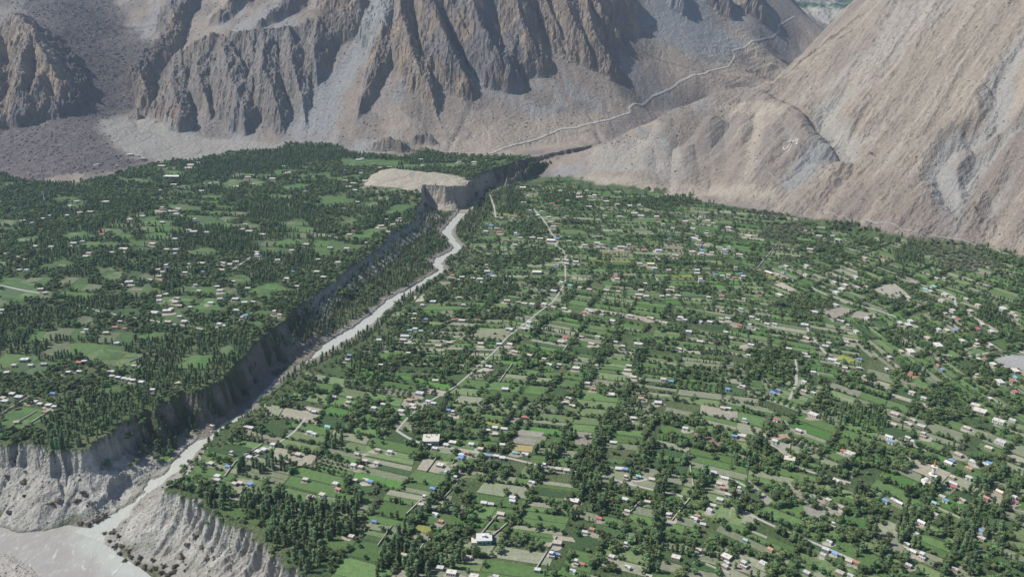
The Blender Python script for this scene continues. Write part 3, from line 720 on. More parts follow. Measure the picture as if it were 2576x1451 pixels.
for P_ in left_px:
    q = px_line(P_); LEFTF.append([tuple(p) for p in q])
    c = q.mean(0); cc = np.array([(.060,.112,.040),(.070,.125,.044),(.060,.100,.040),(.095,.130,.058)])[frng.integers(4)] * frng.uniform(.9, 1.1)
    for i in range(len(q)):
        a, b = q[i], q[(i + 1) % len(q)]
        base = len(fv)
        sh_ = frng.uniform(.85, 1.15)
        for p in (a, (a + b) / 2, b, c): fv.append((p[0], p[1], 0)); fc.append(cc * sh_)
        ff.append((base, base + 1, base + 2, base + 3))
for gx_ in np.arange(-1150, 60, 46):                                 # more small plots in the clearings of the left terrace
    for gy_ in np.arange(960, 2050, 40):
        x, y = gx_ + frng.uniform(-14, 14), gy_ + frng.uniform(-12, 12)
        if abs(x) > .66 * y: continue
        a, L, h = frng.uniform(-.3, .15), frng.uniform(14, 30), frng.uniform(9, 18)
        e1, e2 = np.array([math.cos(a), math.sin(a)]), np.array([-math.sin(a), math.cos(a)])
        P4 = [np.array([x, y]) + e1 * p * L + e2 * q_ * h for p, q_ in ((-1, -1), (1, -1), (1, 1), (-1, 1))]
        pts = np.array(P4)
        if not inside(pts[:, 0], pts[:, 1], POLY_L).all() or seg_dist(pts[:, 0], pts[:, 1], CLIFF).min() < 14 or samp(MNT.astype(float), pts[:, 0], pts[:, 1]).max() > .2: continue
        if fbm(np.array([x]) / 150, np.array([y]) / 150, 2, 145)[0] > -.12 or inside(np.array([x]), np.array([y]), MESA)[0]: continue
        LEFTF.append([tuple(p) for p in P4])
        for k in range(2):
            Q = [P4[0] + (P4[1] - P4[0]) * k / 2, P4[0] + (P4[1] - P4[0]) * (k + 1) / 2, P4[3] + (P4[2] - P4[3]) * (k + 1) / 2, P4[3] + (P4[2] - P4[3]) * k / 2]
            put_quad(Q, np.array([(.064,.110,.042),(.080,.130,.047),(.066,.10,.045),(.12,.135,.08),(.07,.128,.042)])[frng.integers(5)] * frng.uniform(.85, 1.15), 4)
for P_ in list(LEFTF[:len(left_px)]):
    A = np.array(P_); c0 = A.mean(0); a = frng.uniform(-.3, .1); e1, e2 = np.array([math.cos(a), math.sin(a)]), np.array([-math.sin(a), math.cos(a)])
    R_ = np.hypot(*(A - c0).T).max()
    for a_ in np.arange(-R_, R_, 17.0):
        for b_ in np.arange(-R_, R_, 9.0):
            Q = [c0 + e1 * (a_ + x_ * 16) + e2 * (b_ + y_ * 8.2) for x_, y_ in ((0, 0), (1, 0), (1, 1), (0, 1))]; Q4 = np.array(Q)
            if inside(Q4[:, 0], Q4[:, 1], P_).all() and frng.random() < .8:
                put_quad(Q, np.array([(.068,.118,.044),(.085,.142,.050),(.072,.105,.045),(.135,.148,.088),(.18,.18,.13),(.055,.09,.04)])[frng.choice(6, p=[.25,.25,.2,.13,.07,.1])] * frng.uniform(.85, 1.15), 3); LTOP.append((len(fv) - 16, len(fv)))
q = px_line([(393,1158),(440,1137),(452,1145),(427,1166)]); base = len(fv)
for p in q: fv.append((p[0], p[1], 0)); fc.append((.10, .17, .045))
ff.append((base, base + 1, base + 2, base + 3))
SPEC = []                                                              # single plots that stand out in the view
for P_, c_ in [([(2264,940),(2290,933),(2320,946),(2282,957)], (.27,.165,.105)), ([(2100,900),(2120,893),(2152,907),(2135,912)], (.23,.25,.055)), ([(1289,1118),(1342,1122),(1338,1138),(1285,1132)], (.30,.235,.11)),
 ([(2190,726),(2250,713),(2292,746),(2252,756)], (.27,.255,.21)), ([(2070,783),(2117,773),(2152,781),(2094,811)], (.235,.21,.175)), ([(2150,783),(2205,790),(2200,802),(2140,800)], (.26,.235,.19)), ([(1449,1098),(1463,1094),(1491,1098),(1486,1122),(1445,1118)], (.20,.18,.15)), ([(1934,1095),(1984,1091),(1984,1109),(1940,1104)], (.30,.22,.15)),
 ([(1957,1112),(1986,1118),(1983,1148),(1965,1140)], (.25,.24,.205)), ([(1305,1080),(1370,1088),(1360,1100),(1302,1094)], (.235,.225,.18)), ([(1298,1100),(1350,1106),(1345,1120),(1290,1114)], (.22,.21,.175)), ([(600,1205),(636,1207),(643,1240),(625,1245),(580,1240)], (.21,.215,.145)), ([(1390,1345),(1440,1352),(1448,1364),(1392,1356)], (.28,.255,.20)), ([(1945,715),(1968,711),(2004,730),(1985,733)], (.33,.30,.24)),
 ([(2500,905),(2540,892),(2590,897),(2590,932),(2528,925)], (.27,.265,.25)), ([(2206,1338),(2262,1348),(2258,1384),(2200,1368)], (.19,.20,.15)), ([(2020,1270),(2078,1290),(2070,1310),(2024,1290)], (.22,.215,.185)), ([(1875,1200),(1945,1260),(1930,1270),(1880,1222)], (.235,.235,.18)), ([(2107,1304),(2140,1294),(2195,1318),(2180,1338)], (.055,.125,.035)), ([(950,890),(1010,884),(1030,892),(960,905)], (.07,.14,.04)), ([(1040,745),(1068,740),(1068,758),(1045,760)], (.33,.30,.25)), ([(1210,830),(1290,826),(1270,855),(1175,846)], (.19,.20,.13))]:
    q = px_line(P_); SPEC.append([tuple(p) for p in q]); c = q.mean(0); b0 = len(fv)
    for i in range(len(q)):
        a, b = q[i], q[(i + 1) % len(q)]; base = len(fv); sh_ = frng.uniform(.95, 1.05)
        for p in (a, (a + b) / 2, b, c): fv.append((p[0], p[1], 0)); fc.append(np.array(c_) * sh_)
        ff.append((base, base + 1, base + 2, base + 3))
    LTOP.append((b0, len(fv)))
fv = np.array(fv); fv[:, 2] = samp(GZ, fv[:, 0], fv[:, 1]) + 0.28
for a_, b_ in LTOP: fv[a_:b_, 2] += .14
def field_mat():
    m = tint_mat("crops_and_stubble", 5.0, .32, .25)
    return m
fields = link("fields", mesh_from("fields", fv, np.array(ff), field_mat(), False, np.array(fc))); fields["kind"] = "structure"
# ------------------------------------------------------------------ foliage
def project(x, y, z):
    t = y * CS - (z - CAMH) * SN
    w = y * SN + (z - CAMH) * CS
    return 1288 + FOC * x / t, 725.5 - FOC * w / t, t

def leaf_mat(name, a, b_, vary=.45):
    m, n, l, b = make_mat(name, rough=.9)
    oi = n.new("ShaderNodeObjectInfo"); g = n.new("ShaderNodeNewGeometry")
    t = n.new("ShaderNodeTexNoise"); t.inputs["Scale"].default_value = .9; t.inputs["Detail"].default_value = 2
    l.new(g.outputs["Position"], t.inputs["Vector"])
    at = n.new("ShaderNodeAttribute"); at.attribute_name = "tint"
    mx_ = n.new("ShaderNodeMix"); mx_.data_type = 'RGBA'; mx_.inputs[6].default_value = (*a, 1); mx_.inputs[7].default_value = (*b_, 1)
    l.new(t.outputs[0], mx_.inputs[0])
    h = n.new("ShaderNodeHueSaturation")
    v1 = n.new("ShaderNodeMapRange"); v1.inputs[3].default_value = 1 - vary; v1.inputs[4].default_value = 1 + vary; l.new(oi.outputs["Random"], v1.inputs[0])
    r2 = n.new("ShaderNodeMath"); r2.operation = 'MULTIPLY'; r2.inputs[1].default_value = 7.13; l.new(oi.outputs["Random"], r2.inputs[0])
    r3 = n.new("ShaderNodeMath"); r3.operation = 'FRACT'; l.new(r2.outputs[0], r3.inputs[0])
    v2 = n.new("ShaderNodeMapRange"); v2.inputs[3].default_value = .455; v2.inputs[4].default_value = .525; l.new(r3.outputs[0], v2.inputs[0])
    l.new(v1.outputs[0], h.inputs["Value"]); l.new(v2.outputs[0], h.inputs["Hue"]); l.new(mx_.outputs[2], h.inputs["Color"])
    m2 = n.new("ShaderNodeMix"); m2.data_type = 'RGBA'; m2.blend_type = 'MULTIPLY'; m2.inputs[0].default_value = 1
    l.new(h.outputs[0], m2.inputs[6]); l.new(at.outputs["Color"], m2.inputs[7]); l.new(m2.outputs[2], b.inputs["Base Color"])
    return m
M_BARK, *_ = make_mat("bark", (.11, .09, .07))

def crown_mesh(name, shape, mat, seed, n_leaf=210, size=.15):
    """unit crown (height 1, radius about .5 x aspect): a ragged inner mass and leaf sprays round it"""
    r = np.random.default_rng(seed)
    V, F, T = [], [], []
    lobes = []
    if shape == 'poplar':
        for k in range(9):
            h = .12 + .80 * k / 8; w = .135 * (1 - max(0, abs(h - .5) - .2) ** 2 * 5.0) * r.uniform(.75, 1.15)
            lobes.append((r.normal(0, .02), r.normal(0, .02), h, w, .10))
    elif shape == 'broad':
        for k in range(9):
            a = r.uniform(0, 6.28); d = r.uniform(.12, .34); h = r.uniform(.36, .78)
            lobes.append((d * math.cos(a), d * math.sin(a), h, r.uniform(.15, .25), r.uniform(.13, .2)))
        lobes.append((0, 0, .62, .28, .3))
    elif shape == 'willow':
        for k in range(9):
            a = r.uniform(0, 6.28); d = r.uniform(.15, .4); h = r.uniform(.25, .7)
            lobes.append((d * math.cos(a), d * math.sin(a), h, r.uniform(.15, .22), r.uniform(.16, .26)))
    else:
        for k in range(6):
            a = r.uniform(0, 6.28); d = r.uniform(.1, .4)
            lobes.append((d * math.cos(a), d * math.sin(a), r.uniform(.2, .5), r.uniform(.2, .3), r.uniform(.2, .38)))
    bm = bmesh.new(); bmesh.ops.create_icosphere(bm, subdivisions=1, radius=1)
    iv = np.array([v.co[:] for v in bm.verts]); itri = np.array([[v.index for v in f.verts] for f in bm.faces]); bm.free()
    for (x, y, h, w, hh) in lobes:
        b0 = len(V); tone = r.uniform(.75, 1.15)
        for p in iv:
            q = r.uniform(.62, .95)
            V.append((x + p[0] * w * q, y + p[1] * w * q, h + p[2] * hh * q)); T.append(tone)
        for t in itri: F.append((b0 + t[0], b0 + t[1], b0 + t[2]))
    for k in range(n_leaf):
        x, y, h, w, hh = lobes[r.integers(len(lobes))]
        d = r.normal(size=3); d /= np.linalg.norm(d); q = r.uniform(.75, 1.12)
        c = np.array([x + d[0] * w * q, y + d[1] * w * q, h + d[2] * hh * q])
        nrm = d + r.normal(0, .55, 3); nrm /= np.linalg.norm(nrm)
        a = np.cross(nrm, r.normal(size=3)); a /= np.linalg.norm(a); b = np.cross(nrm, a)
        s = size * r.uniform(.5, 1.1) * (.62 if shape == 'poplar' else 1)
        b0 = len(V); tone = r.uniform(.7, 1.35)
        for p in (a * s * .5 + b * s * .2, b * s * .55 - a * s * .1, -a * s * .5 - b * s * .25): V.append(tuple(c + p)); T.append(tone)
        F.append((b0, b0 + 1, b0 + 2))
    V = np.array(V); V[:, 2] = np.maximum(V[:, 2], .02)
    return mesh_from(name, V, F, mat, False, np.array(T)[:, None].repeat(3, 1))

def trunk_mesh(name, top, rad, limbs, seed):
    r = np.random.default_rng(seed); V, F = [], []
    def tube(p, q, ra, rb, n=6):
        p, q = np.array(p, float), np.array(q, float); d = q - p; d /= np.linalg.norm(d)
        a = np.cross(d, (0.3, 1, .2)); a /= np.linalg.norm(a); b = np.cross(d, a); b0 = len(V)
        for c, rr in ((p, ra), (q, rb)):
            for k in range(n):
                t = 6.2832 * k / n; V.append(tuple(c + (a * math.cos(t) + b * math.sin(t)) * rr))
        for k in range(n): F.append((b0 + k, b0 + (k + 1) % n, b0 + n + (k + 1) % n, b0 + n + k))
    tube((0, 0, -.05), (0.01, 0, top * .55), rad, rad * .7); tube((0.01, 0, top * .53), (0, .01, top), rad * .7, rad * .25)
    for k in range(limbs):
        a = 6.28 * k / limbs + r.uniform(-.4, .4)
        tube((0, 0, top * r.uniform(.4, .6)), (.26 * math.cos(a), .26 * math.sin(a), top * r.uniform(.8, 1)), rad * .45, rad * .15)
    return mesh_from(name, V, F, M_BARK, True)

M_LEAF = {'poplar': leaf_mat("poplar_leaves", (.068, .114, .050), (.110, .165, .072)), 'broad': leaf_mat("dark_leaves", (.062, .104, .042), (.104, .155, .060)),
          'willow': leaf_mat("grey_leaves", (.10, .118, .07), (.15, .165, .105)), 'shrub': leaf_mat("dry_leaves", (.075, .068, .042), (.12, .105, .065))}
NAME = {'poplar': 'poplar_tree', 'broad': 'broadleaf_tree', 'willow': 'willow_tree', 'shrub': 'shrub'}
CROWN = {k: [crown_mesh(f"{NAME[k]}_crown", k, M_LEAF[k], 50 + i * 7 + j, 190 if k != 'shrub' else 120, .17 if k != 'poplar' else .15) for i in range(4)] for j, k in enumerate(NAME)}
TRUNK = {'poplar': trunk_mesh("poplar_trunk", .8, .012, 0, 1), 'broad': trunk_mesh("broadleaf_trunk", .6, .03, 4, 2), 'willow': trunk_mesh("willow_trunk", .5, .035, 4, 3), 'shrub': None}

# ------------------------------------------------------------------ houses, as sighted
HOUSE_TXT = """1:1300,1335,150,l;1420,1270,70,p;1440,1245,60,p;1495,1228,35,w;980,1165,50,w;1040,1175,30,w;1080,1195,45,p;410,1372,40,w;735,1240,30,p;880,1250,20,w;1905,1322,35,w;1870,1340,60,p;2055,1350,60,w;2170,1305,50,w;2140,1255,35,w;1310,1395,60,w;1580,1385,30,w;1780,1408,50,p;1905,1390,30,w;1520,1440,50,w;2300,1445,30,b;1210,1435,30,w;1220,1255,70,p
2:130,1205,50,w;160,1197,30,w;600,1203,45,w;890,1222,40,p;1000,1225,50,w;1000,1242,40,w;1200,1175,30,p;145,1285,30,r;25,1283,25,p;290,1265,40,p;360,1262,50,p;145,1305,35,w;180,1365,50,p;30,1365,60,p;90,1385,60,p;50,1410,60,p;100,1435,50,p;1100,1210,30,p;610,1250,35,p;1370,1415,60,p;1650,1440,40,p;1850,1440,35,p
4:795,75,70,l;510,175,50,w;680,150,60,p;580,70,45,p;530,105,50,p;600,155,50,p;770,318,45,r;555,385,60,w;622,372,35,w;1075,182,45,w;1345,127,50,w;1230,130,70,p;1290,145,50,p;1330,165,50,w;1475,215,55,w;1225,228,40,w;980,205,50,p;930,430,80,l;840,455,50,p;670,460,45,p;645,485,50,p;265,408,45,w;385,412,45,p;170,215,50,p;240,232,30,w;320,200,40,w;375,178,30,w;1425,287,45,w;1460,300,70,p;1560,303,40,p;1320,353,45,w;1150,390,60,p;1258,433,45,p;1325,433,55,w;1315,465,35,w;1945,485,75,w;1930,455,60,p;1260,563,65,w;1190,585,45,p;1225,603,45,p;1200,635,45,p;1520,537,70,p;1430,543,35,p;1680,535,55,p;1735,545,55,p;1780,525,50,p;1675,585,60,p;1395,607,45,w;1530,600,25,b;2095,512,45,w;2400,508,40,p;2490,420,50,p;1850,245,40,p;1830,280,45,p;1880,297,70,p;1980,320,60,p;2310,395,60,p;2165,652,50,w;2210,600,30,b;975,677,75,w;1130,662,55,p;1210,668,40,r;145,587,25,w;200,587,35,w;40,465,45,p;190,510,30,p;135,490,35,p;305,730,60,p;1475,700,35,w;1500,745,35,w;1640,712,40,w;1660,740,55,p;1760,675,35,p;1870,725,45,p;1775,805,65,w;1660,805,50,p;1590,835,50,w;1330,800,55,p;1320,830,45,w;1200,818,45,w;1200,785,45,p;1250,770,45,p;1435,868,35,w;1290,880,40,w;1355,857,40,p;1160,910,80,w;1260,895,80,l;1785,890,65,w;1845,832,50,w;1910,828,40,p;1850,930,45,b;1830,955,55,p;2075,910,60,p;2110,925,40,p;1355,938,40,w;1390,975,50,w;1265,978,70,p;1655,993,45,w;1695,1008,40,w;650,1037,35,w;870,1015,70,r;940,1030,35,r;800,1060,50,p;905,975,35,p;185,1262,80,w;330,1295,60,p;595,1285,50,r;635,1275,45,w;230,1305,35,p;50,1360,40,w;105,1305,30,p;515,1357,40,w;597,1352,45,w;835,1353,65,w;845,1388,45,p;890,1397,45,w;935,1405,40,w;970,1412,40,w;1003,1418,40,w;1065,1432,50,w;1010,1310,25,p;1340,1440,30,p;880,1138,45,w;15,890,20,w;340,760,25,w;2200,440,40,p;2240,710,50,p;2390,600,50,p;2440,640,50,p;2550,530,50,p
5:120,75,40,w;20,125,30,p;90,295,32,r;60,322,45,p;340,205,25,w;440,200,30,p;430,220,60,p;390,245,45,p;300,255,50,p;350,300,40,p;40,425,45,w;185,382,25,w;1130,252,40,b;1170,275,40,p;1190,300,60,r;1090,297,40,w;1320,322,60,w;1350,345,45,p;1310,398,40,w;1240,437,25,w;1430,150,55,p;1480,175,40,w;1510,145,35,p;1565,188,40,w;1580,225,50,p;1630,240,60,r;1600,260,50,p;1345,190,25,r;1375,78,50,p;1405,30,30,p;1590,85,45,r;1630,105,25,r;1710,65,40,p;1800,40,70,p;1880,45,60,p;1790,15,40,p;1910,25,40,w;1870,110,50,w;2000,70,50,p;2085,92,40,p;2175,102,45,w;2255,110,60,p;2380,38,30,w;2210,160,60,p;2260,180,60,w;2395,152,25,r;2380,185,45,w;2390,205,40,r;2430,240,30,p;2500,272,40,p;2100,185,40,w;1985,180,40,p;1440,345,60,p;1500,352,60,p;1580,365,80,l;1630,350,40,b;1720,370,40,p;1840,400,60,p;1930,385,60,w;1960,397,40,p;2170,398,30,w;2110,415,70,p;2150,430,60,p;2280,440,40,r;2395,440,65,w;2476,350,28,b;2520,480,60,p;1630,510,45,p;1690,515,60,p;1770,525,50,w;1700,540,40,w;1625,567,25,b;1475,605,90,l;1100,597,50,w;1130,620,35,b;1140,635,40,w;1045,655,50,w;990,650,40,w;835,627,40,r;910,640,45,p;885,662,30,p;1270,640,30,w;1055,682,25,w;1095,550,30,w;2065,637,60,r;2080,655,45,w;1660,680,40,w;1725,705,40,g;1800,720,35,p;2250,540,45,p;2335,543,70,y;2365,575,45,w;2470,588,45,p;2290,690,40,p;1600,745,65,w;1530,845,50,w;1440,845,50,p;1380,840,60,p;1340,830,30,p;690,825,60,w;610,852,35,w;920,852,40,p;890,795,40,p;1250,818,60,p;555,918,28,w;545,955,40,p;635,960,32,b;845,963,32,r;910,965,60,p;1600,868,45,p;1680,878,45,w;1860,885,50,p;1825,910,40,r;1880,899,40,w;1965,925,30,p;2045,970,50,w;2180,932,50,p;2245,775,70,p;2260,740,50,p;2300,785,50,w;2420,785,40,p;2465,780,30,w;2540,780,50,p;2500,720,60,p;1870,735,45,p;2000,740,50,p;2090,750,35,p;2330,950,70,p;2440,985,50,p;2560,945,50,w;1265,1035,70,w;1415,980,50,w;1412,1012,60,g;1375,1030,50,p;515,1042,45,g;555,1030,45,w;600,1048,40,g;480,1083,80,w;465,1112,60,p;283,1115,45,w;815,1135,45,p;730,1158,60,p;1050,1140,55,p;1190,1145,45,w;1275,1143,55,w;1310,1200,65,p;1420,1230,50,p;1530,1257,40,p;1655,1127,65,w;1690,1097,50,r;1810,1090,30,p;1935,1090,45,p;1890,1140,60,p;2070,1130,35,w;2125,1162,35,p;2240,1145,80,l;2545,1180,60,p;1570,1300,65,w;1640,1300,50,p;1770,1325,70,l;1110,1315,60,w;1040,1353,40,p;2170,1310,50,p;2160,1340,70,p;2205,1390,60,p;2490,1428,35,b;1930,1320,60,p;60,1232,28,b;45,1265,30,p;295,1303,45,p;505,1213,35,p;710,1417,60,p;1855,1440,50,w;2430,1410,50,p
6:20,220,50,p;75,275,50,p;130,192,30,p;190,215,50,p;345,267,50,w;180,312,35,w;495,330,60,y;90,350,70,w;110,335,30,w;130,380,70,p;350,415,30,p;150,436,60,b;140,462,45,w;220,455,40,p;75,450,50,p;320,450,70,w;330,432,30,b;430,470,60,p;230,235,40,o;925,293,30,p;1130,330,40,w;1170,360,50,p;1030,330,50,p;1145,295,25,r;960,432,60,p;1370,497,60,p;1520,507,45,r;930,555,60,w;780,560,38,w;760,605,30,b;650,608,95,l;720,622,30,p;930,625,40,p;1300,640,60,w;110,588,45,w;110,612,50,w;250,622,30,b;300,632,40,w;345,626,35,p;440,615,30,b;460,634,45,w;390,645,40,r;140,670,70,w;400,570,28,w;1145,680,45,w;1225,700,60,w;1200,730,55,w;1160,755,60,w;1320,718,45,p;730,775,70,p;1155,850,60,w;295,783,50,r;195,793,35,w;585,783,15,r;460,805,30,p;1700,795,50,p;1915,650,40,w;1975,650,30,p;1835,730,65,g;1895,712,50,g;1870,747,40,w;1980,770,55,p;2025,795,45,p;2140,805,40,w;1955,815,50,p;440,880,40,w;1000,905,50,w;975,900,20,r;295,900,30,p;1390,950,40,w;1190,972,70,w;1250,1015,60,p;2230,850,45,p;2040,890,60,w;1980,912,45,w;2170,895,50,p;2415,878,75,w;2490,910,40,p;2510,932,45,p;2080,960,50,r;2050,942,40,o;1720,970,60,w;1700,1000,70,w;1640,985,50,w;15,963,40,w;125,975,60,w;205,978,50,w;340,952,45,w;290,955,40,p;520,942,40,w;565,962,35,w;635,993,45,w;695,995,40,w;430,1000,60,r;510,1012,60,w;45,1050,60,w;325,1055,40,w;360,1100,45,p;130,1125,60,p;515,1150,60,w;920,1000,70,w;930,1100,60,p;1075,1160,60,w;1235,1130,35,w;1100,1138,30,w;800,1180,50,p;500,1230,45,w;920,1218,55,w;945,1242,40,p;1930,1035,50,w;1995,1040,60,p;2050,1042,45,b;1850,1100,70,p;2110,1120,50,w;2220,1115,40,w;1310,1050,50,p;2260,995,60,p;2330,1050,50,w;2225,1030,50,r;1925,1155,100,l;1720,1200,90,l;1650,1200,50,p;1560,1243,35,w;2220,1160,70,p;2320,1150,60,w;1335,1260,35,b;1130,1262,80,w;1165,1292,50,p;1225,1325,45,w;1330,1325,30,p;985,1357,30,w;1930,1305,60,r;1960,1337,40,b;1540,1335,40,w;2280,1258,45,r;2235,1258,35,w;2345,1295,65,l;2570,1265,90,l;2570,1195,40,w;2510,1345,80,l;2515,1395,70,b;2220,1390,55,p;2395,1430,90,w;2490,1422,50,r;915,1430,30,w;1380,1390,40,p
7:35,118,65,w;20,95,55,p;90,65,50,w;140,88,75,w;400,60,65,b;260,122,60,w;300,142,42,w;367,150,50,w;410,162,40,w;340,200,60,o;125,275,55,o;2475,310,75,g;2335,355,50,w;2370,368,45,w;2060,447,35,w;1990,485,55,w;1945,500,50,w;1880,543,48,w;1750,520,60,o;2250,523,38,p;1720,610,70,b;1640,685,38,w;1640,715,45,p;1768,740,55,w;1812,737,38,p;1885,745,25,b;1860,315,50,p;1892,322,40,w;1600,305,40,o;2305,710,50,p;2530,740,60,w;2430,825,50,p;2345,840,40,p;2550,785,50,o;2330,185,60,o;2370,200,40,w;1590,590,30,p;2520,90,20,w;1150,35,30,w
8:590,60,80,w;655,122,45,w;695,137,50,w;535,150,45,w;545,172,50,p;315,145,40,w;245,172,45,w;450,192,60,w;515,112,55,o;805,188,15,b;845,212,60,p;1235,28,65,w;60,95,50,p;50,130,40,p;1160,320,50,w;1230,325,65,w;1105,340,45,w;1160,368,60,p;1380,242,25,r;1215,450,45,w;980,445,50,w;840,430,75,l;790,450,40,w;705,475,60,l;275,488,55,p;365,502,45,w;120,515,55,p;180,570,40,p;90,603,25,w;145,615,55,p;265,587,30,p;745,600,70,l;905,525,48,w;900,547,40,b;945,508,50,o;1170,535,45,w;1110,530,50,b;1215,548,45,w;1310,505,70,g;1385,520,70,w;1050,480,30,p;1535,612,60,w;1635,630,60,p;1700,642,50,p;2055,428,70,w;1715,98,60,w;1690,130,40,p;1740,155,60,p;1900,28,45,o;2030,70,80,l;2390,130,70,w;2205,248,50,w;2260,100,50,o;2100,625,80,w;2140,634,30,b;2245,685,70,g;2150,702,60,p;2345,705,60,o;1435,732,60,w;800,657,35,w;690,780,35,b;865,707,60,w;180,712,60,w;217,727,30,b;100,715,50,p;630,852,55,w;600,900,60,p;705,972,60,w;250,1025,65,b;1290,848,50,w;1290,874,50,w;1075,888,42,w;1130,892,60,p;1205,965,75,o;1755,870,95,l;2140,860,35,w;2310,880,45,p;2160,945,45,p;1945,998,75,r;1840,1103,50,w;1890,1085,40,o;75,1138,50,p;2470,990,65,w;2475,968,40,p;1630,1185,85,p;1590,1282,75,w;1620,1270,25,b;2150,1210,45,w;2040,1290,60,w;960,1295,50,p;475,1275,50,p;745,1375,70,w;830,1410,100,l;1820,1345,45,r;1775,1340,40,w;1745,1400,55,w;1000,1440,90,l;1165,1440,60,w;2525,1295,85,l;2160,1370,40,w;1480,1390,40,w;2320,1440,60,o;750,1025,35,o
9:340,30,40,b;450,8,55,w;680,58,55,b;725,38,25,b;985,57,30,w;915,42,60,p;305,172,50,p;345,175,45,w;470,272,70,w;20,325,50,w;450,380,85,l;392,385,25,b;985,220,90,l;705,258,30,r;875,340,65,w;695,420,50,w;1820,98,50,w;1730,55,50,p;1600,215,80,p;2210,150,80,l;2240,195,120,l;2320,100,40,w;2385,270,105,l;2490,262,60,w;2510,50,50,r;2145,320,70,p;1700,290,80,p;1735,262,55,p;1800,307,75,w;1592,295,55,p;1560,385,70,w;1820,378,70,p;1698,396,38,w;1742,426,48,w;1572,428,25,b;2400,425,90,w;2310,470,70,p;1260,515,95,l;1215,497,50,r;2080,520,80,p;2010,582,75,w;2032,568,28,b;2195,575,75,w;2285,595,60,w;2312,588,30,b;2160,625,65,o;1895,690,50,w;2035,690,55,p;2045,738,80,w;2045,767,55,r;2160,695,35,w;1150,715,85,p;235,660,50,w;320,695,75,w;278,742,50,p;300,775,45,o;430,790,60,w;340,825,40,p;280,860,65,w;205,938,55,w;228,908,50,p;85,1005,70,w;155,1045,45,w;110,985,30,o;475,1165,60,g;660,1235,50,o;1100,863,55,w;1190,915,60,p;1140,1058,50,w;1530,870,40,b;1635,882,75,w;1590,862,60,w;1910,975,45,w;1805,1030,75,w;1900,885,60,g;1955,838,60,p;1985,868,50,b;2110,865,60,p;2500,838,55,w;2505,878,55,r;2255,1150,70,w;2255,1095,55,b;1760,1120,55,w;1690,1195,40,w;1740,1250,65,w;1690,1233,40,p;1810,1290,75,w;1705,1355,60,w;2055,1385,60,p;1080,1235,70,w;1150,1265,70,b;1060,1275,40,w;1255,1320,65,p;1312,1335,50,o;605,1340,75,w;330,1290,95,l;465,1355,90,w;320,1362,55,p;330,1335,45,w;935,1410,65,w;1185,1410,80,p;1270,1438,75,w;1105,1180,40,w;120,1240,60,p;2395,800,70,p;2290,850,50,o"""
OFFS = {'1': (0, 0), '2': (858.7, 0), '4': (0, 483), '5': (858.7, 483), '6': (1717.3, 483), '7': (0, 968), '8': (858.7, 968), '9': (1717.3, 968)}
HS = []
for row in HOUSE_TXT.strip().split('\n'):
    crop, items = row.split(':'); ox, oy = OFFS[crop.strip()]
    for it in items.split(';'):
        it = it.strip()
        if not it: continue
        a, b, w, c = it.split(','); c = 'p' if c.strip() == 'o' and len(HS) % 2 else c
        HS.append((ox + float(a) / 3, oy + float(b) / 3, float(w) / 3, c.strip()))
HU = np.array([h[0] for h in HS]); HV = np.array([h[1] for h in HS])
HX, HY = sight(GZ, HU, HV, 2.6)
HZ = samp(GZ, HX, HY)
HDEP = project(HX, HY, HZ)[2]
HWID = np.array([h[2] for h in HS]) * HDEP / FOC * .77
HWID = np.clip(HWID, 5.0, 44)

yv, yf, yc = [], [], []
yrng = np.random.default_rng(77)
for i in range(len(HX)):
    if yrng.random() < .5:
        n = 9; b0 = len(yv); r_ = HWID[i] * yrng.uniform(.7, 1.15); cc = np.array([(.30,.275,.22),(.26,.235,.185),(.34,.32,.27)])[yrng.integers(3)]
        x0, y0 = HX[i] + yrng.normal(0, 2), HY[i] - HWID[i] * .25 + yrng.normal(0, 2)
        yv.append((x0, y0)); yc.append(cc)
        for k in range(n):
            q_ = r_ * yrng.uniform(.6, 1.15); yv.append((x0 + q_ * 1.2 * math.cos(6.2832 * k / n), y0 + q_ * .85 * math.sin(6.2832 * k / n))); yc.append(cc * yrng.uniform(.8, 1.1))
        for k in range(n): yf.append((b0, b0 + 1 + k, b0 + 1 + (k + 1) % n))
yv = np.array(yv); yv = np.c_[yv, samp(GZ, yv[:, 0], yv[:, 1]) + .36]
yards = link("dirt_yards", mesh_from("dirt_yards", yv, np.array(yf), M_ROAD, False, np.array(yc))); yards["kind"] = "structure"

